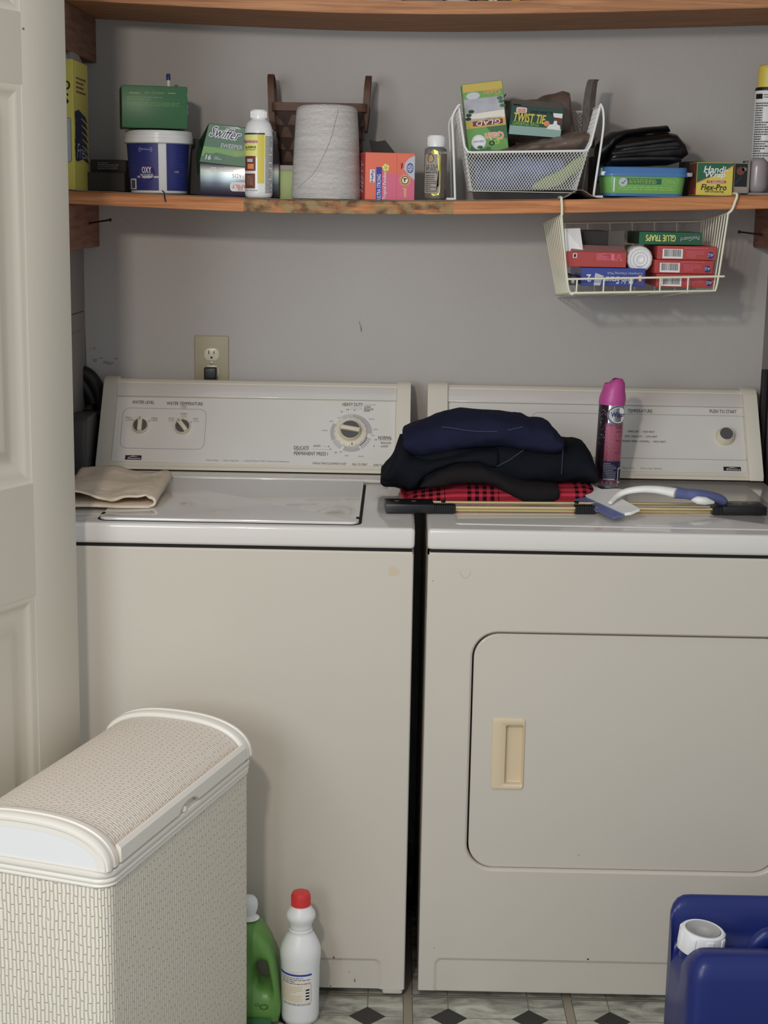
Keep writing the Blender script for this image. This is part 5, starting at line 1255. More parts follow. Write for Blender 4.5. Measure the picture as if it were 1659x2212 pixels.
# ================================================================== HANGING WIRE BASKET
yf, yk = YS - .012, .70
fxz = lambda u, v, y=YS - .012: at(u, v, y)
t = thing('hanging_wire_basket', 'cream wire basket hooked under the sagging shelf at the right, holding cartons', 'basket', (fxz(1390, 632).x, .56, fxz(1390, 632).z))
wr = .0022
TLf, TRf = fxz(1213, 465), fxz(1573, 461); TLk, TRk = fxz(1172, 483, yk), fxz(1511, 478, yk)
BLf, BRf = fxz(1232, 633), fxz(1545, 628); BLk, BRk = fxz(1200, 637, yk), fxz(1500, 632, yk)
LLf, LRf = fxz(1225, 603), fxz(1552, 598)
for (top, hk, s_) in ((TLf, [(1213, 431), (1214, 445), (1214, 461)], 0), (TRf, [(1592, 425), (1588, 436), (1582, 452)], 1)):
    zt_ = shz(at(hk[0][0], 430, yf).x) + .0044
    pts = [Vector((at(hk[0][0], 430, yf).x, YS + .04, zt_)), Vector((at(hk[0][0], 430, yf).x, YS - .004, zt_))] + [Vector((at(u, v, yf).x, yf, min(at(u, v, yf).z, zt_ - .003 * (k_ + 1)))) for k_, (u, v) in enumerate(hk)] + [top]
    b = MB(); b.tube(smoothpath(pts, 5), wr * 1.25, 'wire_cream', 8); b.build('hook', t, smooth=60)
b = MB(); b.tube([TLf, TLk, TRk, TRf], wr, 'wire_cream', 8); b.build('rim_wire', t, smooth=60)
b = MB(); b.tube(smoothpath([TLf, LLf, BLf, BLf + Vector((.006, .0, -.002))], 4), wr, 'wire_cream', 8); b.build('front_post', t, smooth=60)
b = MB(); b.tube(smoothpath([TRf, LRf, BRf], 4), wr, 'wire_cream', 8); b.build('front_post', t, smooth=60)
b = MB(); b.tube([LLf + Vector((-.001, 0, 0)), fxz(1565, 597)], wr, 'wire_cream', 8); b.build('lip_wire', t, smooth=60)
for u in (1247, 1305, 1364, 1427, 1487):
    b = MB(); a = fxz(u, 601 - (u - 1232) * .012); c_ = fxz(u - 2, 631); b.tube([a, c_, Vector((c_.x, yk, BLk.z + .002))], wr * .8, 'wire_cream', 7); b.build('bottom_wire', t, smooth=60)
b = MB(); b.tube([BLf, BRf, BRk, BLk], wr, 'wire_cream', 8, closed=True); b.build('base_wire', t, smooth=60)
for side, (Tf, Tk, Bf, Bk) in enumerate(((TLf, TLk, BLf, BLk), (TRf, TRk, BRf, BRk))):
    for j in range(1, 11):
        q = j / 11; b = MB(); b.tube([Tf.lerp(Tk, q), Bf.lerp(Bk, q)], wr * .72, 'wire_cream', 7); b.build('side_wire', t, smooth=60)
for j in range(1, 7):
    q = j / 7; b = MB(); b.tube([TLk.lerp(TRk, q), BLk.lerp(BRk, q)], wr * .72, 'wire_cream', 7); b.build('back_wire', t, smooth=60)
# contents
class Bx:
    """carton lying in the basket: front face from measured edges at depth y"""
    def __init__(s, u0, u1, v0, v1, y, d, m, rot=0, r=.0008, floor=None):
        a = at(u0, v1, y); c_ = at(u1, v0, y); s.w = c_.x - a.x; s.h = c_.z - a.z - .0003; s.d = d
        z = a.z if floor is None else floor; s.F = TR((a.x, y, z)) @ RY(1.0 * 0) @ RZ(rot); s.b = MB(s.F); s.b.box(0, s.w, 0, d, 0, s.h, m, r, 1); s.top = z + s.h
zf = max(BLf.z, BRf.z) + .004
# blue eraser box
q = Bx(1254, 1394, 593, 630, .440, .20, 'blue_card', floor=zf); b, w, h = q.b, q.w, q.h
b.text('Multi-Eraser', w * .59, h * .34, .0135, 'white', 3, w=w * .46, rot=180, bold=.06, shear=.2); b.text('Complete Cleaning Pads', w * .68, h * .72, .0062, 'pale_grey', 3, w=w * .55, rot=180, shear=.2); b.text('2', w * .12, h * .42, .0145, 'white', 3, rot=180, bold=.05)
b.poly([(w * .20, .001), (w * .30, .001), (w * .34, h * .5), (w * .36, h * .55), (w * .22, h * .72), (w * .21, h * .5)], 'pale_grey', 2); b.rect(w * .88, w * .96, h * .25, h * .62, 'red_card', 2); b.rect(w * .9, w * .94, h * .3, h * .6, 'white', 3)
b.build('eraser_box', loc=q.F.translation, label='blue cardboard box with white upside-down lettering at the bottom of the hanging wire basket', cat='box'); z1_ = q.top
b = MB(); a = at(1227, 630, .445); 
c_ = at(1250, 600, .445)
b.loft([[(x, y, z) for x, y in rrect(a.x + e_, c_.x - e_, .445 + e_, .60 - e_, .006)] for z, e_ in ((zf, .002), (zf + .004, 0), (c_.z, .001), (c_.z + .003, .004))], 'print_grey'); b.box(a.x + .006, a.x + .012, .4440, .445, zf + .004, c_.z - .002, 'pale_grey')
b.build('plastic_packet', loc=(a.x, .5, zf), smooth=40, label='small grey packet at the left end of the hanging basket, beside the blue box', cat='packet')
# red box with open dark flaps above
q = Bx(1223, 1353, 561, 592, .440, .20, 'red_card', floor=z1_ + .0012); b, w, h = q.b, q.w, q.h
b.rect(w * .10, w * .17, h * .58, h * .88, 'label_cream', 2); b.rect(w * .115, w * .155, h * .63, h * .83, 'black', 3); b.lines(w * .50, w * .72, h * .45, h * .9, 6, 'pink_card', 2, .6); b.rect(w * .74, w * .80, h * .45, h * .88, 'pink_card', 2); b.ell(w * .87, h * .72, .0042, .0042, 'pink_card', 3, r0=.55, n=6); b.ell(w * .83, h * .50, .003, .003, 'pink_card', 3, r0=.5, n=6); b.ell(w * .91, h * .50, .003, .003, 'pink_card', 3, r0=.5, n=6); b.lines(w * .6, w * .94, h * .86, h * .93, 1, 'pink_card', 2)
t2 = thing('foil_box', 'red cardboard box lying flat on the blue box in the hanging wire basket', 'box', q.F.translation); b.build('carton', t2)
b = MB(q.F); b.add([(w * .06, .004, h + .0006), (w, .004, h + .0006), (w * .98, .03, h + .011), (w * .12, .03, h + .012)], [(0, 1, 2, 3)], 'dusty_pink'); b.build('lid_flap', t2, smooth=0, solid=.0006)
ztop = q.top + .013
b = MB(); y_ = .47
P4 = [at(1252, 500, y_), at(1316, 502, y_), at(1316, 550, y_ - .005), at(1252, 548, y_ - .005)]
zb_ = ztop - .001
b = MB(); bx0, bx1 = at(1255, 540, y_).x, at(1317, 540, y_).x; zt_ = at(1285, 499, y_).z
b.box(bx0, bx1, y_ + .03, y_ + .16, zb_, zt_, 'dark_card', .001, 1)
t3 = thing('open_carton', 'small open carton with dark inside and white flap in the left of the hanging basket', 'box', (bx0, y_ + .05, zb_)); b.build('carton', t3)
b = MB(); b.add([Vector((bx1, y_ + .03, zb_)), Vector((bx1, y_ + .03, zt_)), at(1349, 498, y_ - .0), at(1349, 549, y_ - .0)], [(0, 1, 2, 3)], 'grey_card'); b.build('side_flap', t3, smooth=0, solid=.0008)
b = MB(); b.add([at(1219, 494, y_ - .01), at(1253, 493, y_ - .005), at(1260, 543, y_ - .02), at(1223, 552, y_ - .015)], [(0, 1, 2, 3)], 'white'); b.build('white_flap', t3, smooth=0, solid=.0008)
b = MB(); b.box(bx0 + .001, bx1 - .001, y_ + .0295, y_ + .03, zb_ + .001, zt_ - .001, 'charcoal'); b.build('dark_inside', t3)  # dark sheet across the solid carton stands in for the shade inside
# three red cartons: one built, two copied
def redbox():
    q = Bx(1416, 1545, 601, 628, .440, .20, 'red_card', floor=zf); b, w, h = q.b, q.w, q.h
    t_ = thing('bandage_box', 'red cardboard box with barcode and round blue emblem, bottom of a stack of three', 'box', q.F.translation, 'red cartons in the hanging basket'); b.build('carton', t_)
    b = MB(q.F @ TR((0, -.0002, 0))); b.bars(w * .09, w * .43, h * .08, h * .78, 'print_grey'); b.build('barcode', t_, smooth=0)
    b = MB(q.F @ TR((0, -.0002, 0))); b.ell(w * .90, h * .36, .0068, .0068, 'navy_label', 2); b.text('AG', w * .90, h * .38, .006, 'pale_grey', 4, rot=180, bold=.05, shear=.3); b.build('emblem', t_, smooth=0)
    b = MB(q.F @ TR((0, -.0002, 0))); b.lines(w * .5, w * .80, h * .15, h * .7, 5, 'pink_card', 1, .3); b.lines(w * .45, w * .98, h * .82, h * .90, 1, 'pink_card', 1, .5); b.build('print', t_, smooth=0)
    return t_, q
def dup(root, loc, label, rz=0):
    r = root.copy(); C.objects.link(r); r.matrix_world = TR(loc) @ RZ(rz); r['label'] = label
    for ch in list(root.children):
        c_ = ch.copy(); C.objects.link(c_); c_.parent = r
    return r
rb0, q = redbox(); P0 = q.F.translation
dup(rb0, (at(1413, 590, .440).x, .440, P0.z + q.h + .0008), 'red cardboard box with barcode and round blue emblem, middle of a stack of three', 1)
dup(rb0, (at(1419, 560, .440).x, .440, P0.z + 2 * q.h + .0016), 'red cardboard box with barcode and round blue emblem, topmost of a stack of three', -1)
z3 = P0.z + 3 * q.h + .0024
b = MB(); a = at(1383, 560, .445); rr_ = .0262
rings = [[(a.x + (rr_ * f) * math.cos(2 * PI * k_ / 28) * (1 + .03 * math.sin(3 * k_)), y, a.z + (rr_ * f) * math.sin(2 * PI * k_ / 28)) for k_ in range(28)] for y, f in ((.449, .15), (.446, .3), (.450, .42), (.446, .55), (.451, .66), (.446, .8), (.447, .92), (.452, 1), (.52, 1), (.62, .98))]
b.loft(rings, 'white'); b.build('bag_roll', loc=(a.x, .5, a.z), smooth=60, label='white roll of plastic bags between the red cartons in the hanging basket', cat='roll')
q = Bx(1380, 1521, 505, 528, .47, .0, 'carton_green', floor=None) if 0 else None
a, c_ = at(1380, 528, .455), at(1520, 503, .455); F = TR((a.x, .455, z3 + .001)) @ RZ(3)
w, h = c_.x - a.x, c_.z - a.z; b = MB(F); b.box(0, w, 0, .12, 0, h, 'green_deep', .0008, 1)
b.text('GLUE TRAPS', w * .34, h * .52, .0125, 'yellow_soft', 3, w=w * .47, rot=180, bold=.05); b.text('PestGuard', w * .80, h * .48, .009, 'black', 3, w=w * .32, rot=186, bold=.08, shear=.2); b.text('PestGuard', w * .80, h * .50, .0085, 'pale_grey', 4, w=w * .31, rot=186, shear=.2)
b.map = lambda x, z, e: (-e, .12 - x, z); b.rect(.001, .119, .001, h - .001, 'green_dark', 1); b.map = None
b.poly([(w * .86, .0), (w, .0), (w, -.0015), (w * .86, -.0015)], 'white') if 0 else None
b.build('glue_trap_box', loc=F.translation, rot=RZ(3), label='flat green cardboard box with upside-down lettering on top of the red cartons', cat='box')

# ================================================================== ON THE MACHINES
ZT = .9190
# pile of clothes, bottom to top
def cpx(L): return [(800 + u / 3.318, 800 + v / 3.318) for u, v in L]
ya = .24
def cloth(name, label, top, bot, y0, y1, m, cat='clothes', seam=None, uv=False, **kw):
    b = MB(); bundle(b, cpx(top), cpx(bot), y0, y1, m, n=90, seg=40, uv=uv, **kw)
    if seam:
        for L in seam:
            b.tube(smoothpath([at(800 + u / 3.318, 800 + v / 3.318, y0 + .004) for u, v in L], 5), .0007, 'seam', 5)
    lo = min(v.z for v in b.v)
    for v in b.v: v.z = max(v.z, ZT + .0022)
    c0 = sum(b.v, Vector()) / len(b.v); return b.build(name, loc=Vector((c0.x, c0.y, min(v.z for v in b.v))), smooth=80, label=label, cat=cat)
cloth('plaid_garment', 'red plaid flannel garment at the bottom of the dark clothes pile', [(215, 800), (262, 850), (330, 812), (450, 790), (600, 770), (900, 770), (1200, 760), (1340, 770), (1500, 772), (1570, 800), (1590, 860)], [(215, 830), (262, 930), (400, 955), (800, 958), (1200, 950), (1500, 955), (1560, 950), (1590, 900)], .235, .45, 'plaid', amp=.006, freq=16, seed=4, e=.7, uv=True)
cloth('jeans', 'very dark folded jeans with pale stitching in the middle of the clothes pile', [(75, 735), (110, 680), (150, 635), (185, 560), (210, 480), (400, 450), (700, 440), (1000, 450), (1300, 470), (1380, 478), (1470, 488), (1530, 515), (1570, 580), (1597, 680), (1600, 720)], [(75, 760), (100, 795), (170, 808), (260, 840), (300, 850), (420, 830), (560, 800), (900, 790), (1100, 790), (1340, 780), (1500, 775), (1580, 785), (1600, 740)], .245, .46, 'denim_dark', amp=.013, freq=12, seed=8, e=.8, seam=None)
cloth('charcoal_garment', 'charcoal garment drooping over the front of the red plaid cloth in the pile', [(355, 800), (400, 740), (480, 690), (600, 650), (700, 640), (780, 648), (860, 680), (930, 705), (1000, 745), (1080, 770), (1180, 780), (1290, 790), (1335, 800), (1340, 850)], [(355, 812), (420, 832), (500, 828), (600, 806), (700, 796), (800, 798), (880, 815), (950, 850), (1010, 890), (1080, 925), (1180, 942), (1290, 935), (1330, 915), (1340, 870)], .222, .34, 'charcoal_cloth', amp=.003, freq=25, seed=2, e=.8)
cloth('navy_shirt', 'navy blue shirt folded on top of the clothes pile', [(228, 440), (240, 412), (300, 385), (390, 352), (470, 322), (540, 300), (650, 283), (740, 286), (830, 288), (940, 292), (1030, 300), (1045, 297), (1095, 315), (1150, 350), (1200, 352), (1250, 355), (1280, 372), (1300, 410), (1335, 440), (1358, 465)], [(228, 560), (270, 585), (330, 598), (360, 608), (400, 615), (480, 602), (560, 578), (640, 555), (720, 540), (820, 530), (920, 526), (1000, 535), (1070, 552), (1160, 565), (1230, 570), (1290, 560), (1345, 540), (1358, 500)], .230, .42, 'navy_cloth', amp=.010, freq=14, seed=6, e=.8)
b = MB(); b.tube(smoothpath([at(800 + u / 3.318, 800 + v / 3.318, .2265) for u, v in [(510, 406), (600, 415), (700, 432), (800, 438), (900, 437), (1000, 425), (1090, 406)]], 5), .0006, 'seam', 5)
o_ = b.build('hem_stitching', bpy.data.objects['navy_shirt'])
b = MB(); bundle(b, cpx([(90, 740), (130, 690), (180, 560), (205, 485), (235, 480), (300, 590), (420, 620), (560, 590), (800, 545), (950, 530), (1100, 560), (1090, 590), (1000, 660), (900, 690)]), cpx([(90, 755), (130, 780), (200, 800), (290, 845), (330, 820), (380, 760), (480, 690), (600, 650), (760, 650), (860, 690), (900, 695)]), .226, .34, 'denim_dark', n=80, seg=36, amp=.005, freq=18, seed=11, e=.8)
for L in ([(905, 690), (1000, 640), (1095, 572)],): b.tube([at(800 + u / 3.318, 800 + v / 3.318, .2255) for u, v in L], .0006, 'seam', 5)
for v in b.v: v.z = max(v.z, ZT + .0022)
b.build('black_trousers', loc=at(1000, 1000, .28), smooth=80, label='black trousers bunched under the navy shirt at the left of the pile', cat='clothes')
b = MB()
for L in ([(1382, 510), (1378, 620), (1370, 745)],): b.tube([at(800 + u / 3.318, 800 + v / 3.318, .245) for u, v in L], .0006, 'seam', 5)
o_ = b.build('stitching', bpy.data.objects['jeans'])

# brass and black telescoping rods lying across both tops
L0 = on(833, 1096, ZT + .012); R0_ = on(1656, 1102, ZT + .012)
dv = (R0_ - L0); Lr = dv.length; ang = math.degrees(math.atan2(dv.y, dv.x)); F = TR((L0.x, L0.y, ZT + .0022)) @ RZ(ang)
t = thing('brass_rod_rack', 'long rack of thin brass rods with black end blocks lying across both machine tops', 'rack', (L0.x + Lr / 2, (L0.y + R0_.y) / 2, ZT + .002), rot=RZ(ang))
k = Lr / 823.
for u0, u1 in ((0, 104), (727, 823)):
    b = MB(F); b.box(u0 * k, u1 * k, -.004, .056, 0, .0165, 'black_plastic', .0015, 2)
    for j in (.25, .6): b.M = F @ TR(((u0 + (u1 - u0) * j) * k, .03, .0165)); b.lathe([(.005, 0), (.0052, .0006), (.004, .001)], 'print_grey', 14)
    b.build('end_block', t)
for yy, zz_ in ((.004, .0100), (.0115, .0035), (.040, .0125)):
    b = MB(F); b.M = F; b.tube([(95 * k, yy, zz_), (735 * k, yy, zz_)], .0031, 'brass', 12); b.build('rod', t, smooth=60)
for u0, u1, yy in ((104, 150, -.001), (407, 450, -.001), (727 - 22, 727, -.001)):
    b = MB(F)
    for j in range(int((u1 - u0) / 5)):
        b.box((u0 + j * 5) * k, (u0 + j * 5 + 4) * k, yy - .0015, .018, .0, .0150, 'black_plastic', .0006, 1)
    b.box(u0 * k, u1 * k, yy, .0165, 0, .0142, 'black_plastic'); b.build('clip', t)
for u0 in (127, 417):
    b = MB(F @ TR((u0 * k, .040, .0130))); b.lathe([(.005, 0), (.005, .003), (.003, .0042)], 'black_plastic', 16); b.build('stud', t)

# squeegee
t = thing('window_squeegee', 'white squeegee with blue grip and blue rubber edge lying over the brass rods', 'squeegee', on(1330, 1085, ZT))
zq = ZT + .026
A = on(1271, 1046, zq + .002); B = on(1392, 1099, zq + .001); dirn = (B - A); Ls = dirn.length; X = dirn.normalized()
Yd = Vector((0, 0, 1)).cross(X).normalized()       # points away from the camera
tl = math.radians(18)
F = Matrix(((X.x, Yd.x, 0, A.x), (X.y, Yd.y, 0, A.y), (X.z, Yd.z, 1, A.z), (0, 0, 0, 1))) @ RX(12)
b = MB(F); wq = Ls
out = [(0, -.040), (wq, -.040), (wq + .004, -.030), (wq - .004, -.008), (wq * .62, -.002), (wq * .50, .022), (wq * .42, .030), (wq * .33, .020), (wq * .25, 0), (0, 0)]
b.prism(out, -.004, .002, 'squeegee_white', 'z', r=.0015); b.build('head', t, smooth=40)
b = MB(F); b.box(.004, wq - .002, -.064, -.036, -.0045, -.0015, 'squeegee_blue', .0012, 2); b.build('rubber_blade', t)
hp = [(1318, 1086, .028, .004), (1332, 1072, .036, .006), (1352, 1062, .044, .0072), (1385, 1057, .050, .0078), (1420, 1058, .050, .0088), (1450, 1063, .048, .0105), (1459, 1065, .047, .0115)]
pts = [on(u, v, ZT + z) for u, v, z, r in hp]; b = MB(); sp = smoothpath(pts, 6); rs = []
for k_ in range(len(sp)):
    q_ = k_ / 6; j = min(int(q_), len(hp) - 2); rs.append(hp[j][3] + (hp[j + 1][3] - hp[j][3]) * (q_ - j))
b.tube(sp, rs, 'squeegee_white', 16, flat=(1.0, .8)); b.build('handle', t, smooth=70)
gp = [(1454, 1063, .046, .0125), (1460, 1064, .045, .0135), (1482, 1067, .042, .0115), (1500, 1069, .040, .0130), (1525, 1072, .036, .0130), (1548, 1077, .030, .0125), (1562, 1083, .024, .0105), (1567, 1087, .020, .005)]
pts = [on(u, v, ZT + z) for u, v, z, r in gp]; sp = smoothpath(pts, 6); rs = []
for k_ in range(len(sp)):
    q_ = k_ / 6; j = min(int(q_), len(gp) - 2); rs.append(gp[j][3] + (gp[j + 1][3] - gp[j][3]) * (q_ - j))
b = MB(); b.tube(sp, rs, 'squeegee_blue', 18, flat=(1.0, .85)); b.build('grip', t, smooth=70)
b = MB(); gp2 = [(1494, 1078, .032, .003), (1505, 1079, .033, .0075), (1522, 1081, .031, .0080), (1540, 1084, .027, .003)]; sp = [on(u, v, ZT + z) for u, v, z, r in gp2]
b.tube([p + Vector((0, -.006, 0)) for p in sp], [g[3] for g in gp2], 'squeegee_white', 12); b.build('grip_insert', t, smooth=70)

# air-freshener can
P = on(1309, 1051, ZT + .0015); P.z = ZT + .0018
t = thing('air_freshener_can', 'slim pink-capped aerosol can standing on the dryer beside the clothes pile', 'spray can', P)
tl = RY(1.4); F = TR(P) @ tl; hc = at(1313, 816, P.y).z - P.z; r = .0262
b = MB(F); zc_ = hc * .77
b.lathe([(r * .86, 0), (r * .98, .002), (r * .93, .006), (r, .009), (r, zc_), (r * .93, zc_ + .006)], 'can_silver', 48); b.build('body', t, smooth=50)
b = MB(F); b.map = wrap(0, 0, r); n_ = lambda f: f * r
b.rect(-1.5 * r, -.35 * r, .012, zc_, 'can_dark', 1); b.rect(-.5 * r, 1.2 * r, hc * .25, hc * .60, 'can_rose', 2); b.rect(-.5 * r, 1.2 * r, .012, hc * .25, 'navy_text', 2); b.rect(-1.5 * r, 1.4 * r, .0105, hc * .085, 'can_rose', 3); b.rect(-.4 * r, .5 * r, hc * .08, hc * .095, 'pale_grey', 4)
b.lines(-.45 * r, 1.15 * r, hc * .26, hc * .57, 30, 'pink_card', 4, .45); b.lines(-.45 * r, .6 * r, hc * .10, hc * .24, 9, 'photo_grey', 4, .4)
for j in range(46): b.ell(R_.uniform(-1.25, -.5) * r, R_.uniform(hc * .38, zc_ - .004), .0007, .0007, 'photo_grey', 3, n=6)
b.ell(.42 * r, hc * .675, .0225, .0195, 'pale_grey', 3, n=36); b.ell(.42 * r, hc * .675, .0215, .0185, 'navy_text', 4, n=36, r0=.93); b.ell(.46 * r, hc * .675, .0190, .0165, 'white', 5, n=36)
b.text('Wizard', .50 * r, hc * .68, .0105, 'navy_label', 7, w=.034, bold=.05); b.text('Air Freshener', .5 * r, hc * .645, .0025, 'grey_text', 7, w=.022)
b.rect(.75 * r, 1.25 * r, hc * .05, hc * .19, 'white', 5); b.rect(.85 * r, 1.2 * r, hc * .065, hc * .18, 'black', 6)
for j in range(3): b.ell((-.45 + j * .33) * r, hc * .055, .0022, .0022, 'pale_grey', 5, r0=.6, n=8)
b.build('label', t, smooth=50)
b = MB(F); seg = 48; rings = []
for z_, rr_, cut in ((zc_ - .002, 1.04, 0), (zc_ + .010, 1.045, 0), (zc_ + .016, 1.0, 0), (zc_ + .028, .88, 0), (zc_ + .042, .80, .15), (hc - .004, .66, 1), (hc - .001, .55, 1)):
    ring_ = []
    for k_ in range(seg):
        a = 2 * PI * k_ / seg; x_ = rr_ * r * math.cos(a) + .0035 * (z_ - zc_) / .05; y_ = rr_ * r * math.sin(a) * (1 - .1 * cut); z2 = z_
        if cut and math.cos(a) < 0: z2 = z_ - (-math.cos(a)) ** 1.3 * .012 * cut
        ring_.append((x_, y_, z2))
    rings.append(ring_)
b.loft(rings, 'cap_pink'); b.build('cap', t, smooth=60)

# folded towel on the washer
def towel():
    b = MB(); xr = on(357, 1080, ZT).x; xl = XW0 + .004; y0 = on(250, 1104, ZT).y; y1 = on(250, 1040, ZT).y
    path = []                                       # lower layer to the right, round the fold, upper layer back
    for j in range(24): path.append((xl + (xr - .014 - xl) * j / 23, .0045))
    for j in range(1, 9): a = -PI / 2 + PI * j / 9; path.append((xr - .014 + .011 * math.cos(a), .0125 + .0085 * math.sin(a)))
    for j in range(24): path.append((xr - .014 - (xr - .014 - xl) * j / 23, .021))
    nt_ = 26; vs_ = []; L = len(path)
    for i_, (x, z) in enumerate(path):
        up = 1 if i_ > 32 else 0
        for j in range(nt_ + 1):
            q = j / nt_; fr_ = y0 + (.016 + .006 * math.sin(x * 70) + .004 * math.sin(x * 160) if up else -.002 + .003 * math.sin(x * 60)) + (.01 if 24 <= i_ <= 32 else 0)
            y = fr_ + (y1 - fr_ - .02 * (x - xl > .1) * (x - xl - .1) * 4) * q
            n_ = noise.noise(Vector((x * 14, y * 14, 3 + up))) + .4 * noise.noise(Vector((x * 30, y * 55, 3 + up))); zz_ = z + (.009 * n_ if up else .001 * n_) + (up * .004 * math.sin(x * 38 + 1) * (1 - q))
            xs = x - (q * .012 if i_ >= 22 else 0) * ((x - xl) / (xr - xl))
            vs_.append((xs, y, ZT + .006 + max(0, zz_ - .002)))
    fs = [(i_ * (nt_ + 1) + j, (i_ + 1) * (nt_ + 1) + j, (i_ + 1) * (nt_ + 1) + j + 1, i_ * (nt_ + 1) + j + 1) for i_ in range(L - 1) for j in range(nt_)]
    b.add(vs_, fs, 'towel')
    return b.build('folded_towel', loc=(-.6, .22, ZT + .002), smooth=80, solid=.0042, label='tan folded hand towel lying on the left of the washer lid', cat='towel')
towel()

# ================================================================== IN FRONT
# woven hamper
ahm = 17.85; C1 = Vector((-.4340, -.6682, 0)); C2 = Vector((-.2735, -.1700, 0)); LH = (C2 - C1).length; WH = .275; HH = .5441
FH = TR((C1.x, C1.y, 0)) @ RZ(-ahm)      # local x right-to-left negative, y along the length
t = thing('laundry_hamper', 'off-white woven laundry hamper with arched lid and plastic trim, in front of the washer', 'hamper', FH @ Vector((-WH / 2, LH / 2, 0)), rot=RZ(-ahm))
b = MB(FH)
def hr(z, e_, r=.022): return [(x, y, z) for x, y in rrect(-WH + .010 + e_, -.010 - e_, .010 + e_, LH - .010 - e_, r, 8)]
b.loft([hr(.004, -.004)] + [hr(.004 + (HH - .030) * j / 12, -.006) for j in range(1, 13)], 'weave_wall'); b.build('woven_body', t, smooth=50)
b = MB(FH)
prof = [(.006, -.026), (.002, -.0255), (.0008, -.023), (.0028, -.020), (.0002, -.0175), (.0002, -.0135), (.0024, -.0115), (-.0002, -.0095), (-.0010, -.005), (-.0004, -.001), (.003, 0), (.008, 0)]
b.loft([hr(HH + z, e_ - .010, .026) for e_, z in prof], 'hamper_trim', cap=False); b.build('top_rim', t, smooth=60)
AH = .066
def arch(x):       # lid height above the rim across the width (0..WH)
    q = abs(2 * x / WH - 1); return AH * max(0, 1 - q ** 2.5) ** (1 / 2.3)
def archpts(off, drop=0, n=44):
    out = []
    for j in range(n + 1):
        th = PI * j / n; x = WH / 2 - (WH / 2 - off) * math.cos(th); x = max(off, min(WH - off, x)); q = abs(math.cos(th))
        zq_ = (AH - off) * max(0, 1 - q ** 2.5) ** (1 / 2.3); out.append((-WH + x, HH + .003 + zq_))
    return out
# lid between the two end arches
b = MB(FH); ap = archpts(.008); ny = 10; ya_, yb_ = .036, LH - .036
rings = [[(x, ya_ + (yb_ - ya_) * j / ny, z) for x, z in ap] for j in range(ny + 1)]
b.loft(rings, 'weave_lid', cap=False, closed=False); lid = b.build('lid', t, smooth=70)
b = MB(FH)   # side rail with a finger notch, along the right edge of the lid
def railz(y):
    q = (y - LH * .5) / .034; return HH + .004 + (.0125 * max(0, 1 - q * q) ** .5 if abs(q) < 1 else 0)
n = 60; r1, r2 = [], []
rg_ = []
for j in range(n + 1):
    y = ya_ + (yb_ - ya_) * j / n; zb_ = railz(y); zt_ = HH + .026
    rg_.append([(-.0005, y, zb_), (.0015, y, zb_ + .001), (.0008, y, zt_), (-.004, y, zt_ + .005), (-.008, y, zt_ + .0045), (-.008, y, zb_)])
b.loft(rg_, 'hamper_trim'); b.build('lid_rail', t, smooth=30)
b = MB(FH @ TR((-.004, LH * .5 - .012, HH + .0015))); b.lathe([(.006, 0), (.006, .006), (.004, .009)], 'hamper_trim', 16); b.build('latch', t)
for y0, y1 in ((-.001, .036), (LH - .036, LH + .001)):
    b = MB(FH); outer = archpts(-.001); fr = y0 < .1
    rings = []
    ys_ = [(y0 + .003, .020), (y0 + .0035, .010), (y0, .0085), (y0, .0055), (y0 + .0025, .0045), (y0 + .0025, .002), (y0 + .006, 0), (y0 + .011, 0), (y0 + .012, .0022), (y0 + .020, .0022), (y0 + .021, 0), (y1 - .009, 0), (y1 - .004, .0008), (y1 - .002, .003), (y1 - .002, .009)]
    if not fr: ys_ = [(y0 + y1 - a_, o_) for a_, o_ in ys_]
    for yv, off in ys_: rings.append([(x, yv, z) for x, z in archpts(off)])
    b.loft(rings, 'hamper_trim', cap=False, closed=False); b.build('end_arch', t, smooth=50)
    b = MB(FH); yv = (y0 + .0035) if fr else (y1 - .0035); pts = archpts(.008); d_ = .003 if fr else -.003
    b.prism([(x, z) for x, z in pts], yv, yv + d_, 'hamper_cap', 'y'); b.build('end_panel', t)
b = MB(FH); b.box(-WH + .004, -.004, .002, LH - .002, HH + .0005, HH + .003, 'hamper_trim'); b.build('lid_frame', t)

# green detergent jug behind the hamper
t = thing('detergent_jug', 'lime green detergent jug with handle, half hidden behind the hamper', 'jug', (-.295, -.085, 0))
gx0, gx1 = -.375, at(609, 2150, -.085).x; yc = -.085; hw = .042
ol = [(at(u, v, yc).x, at(u, v, yc).z) for u, v in ((553, 1984), (566, 1996), (583, 2022), (595, 2055), (602, 2090), (606, 2130), (609, 2160), (607, 2200))]
ol = [(x, max(z, .004)) for x, z in ol]; right = ol + [(gx1 - .006, .0008)]
body = [(-.372, .0008)] + [(gx1 - .006, .0008)] + [(x, z) for x, z in ol[::-1]] + [(-.318, ol[0][1] + .004), (-.345, ol[0][1]), (-.368, ol[0][1] - .03), (-.378, .12), (-.378, .02)]
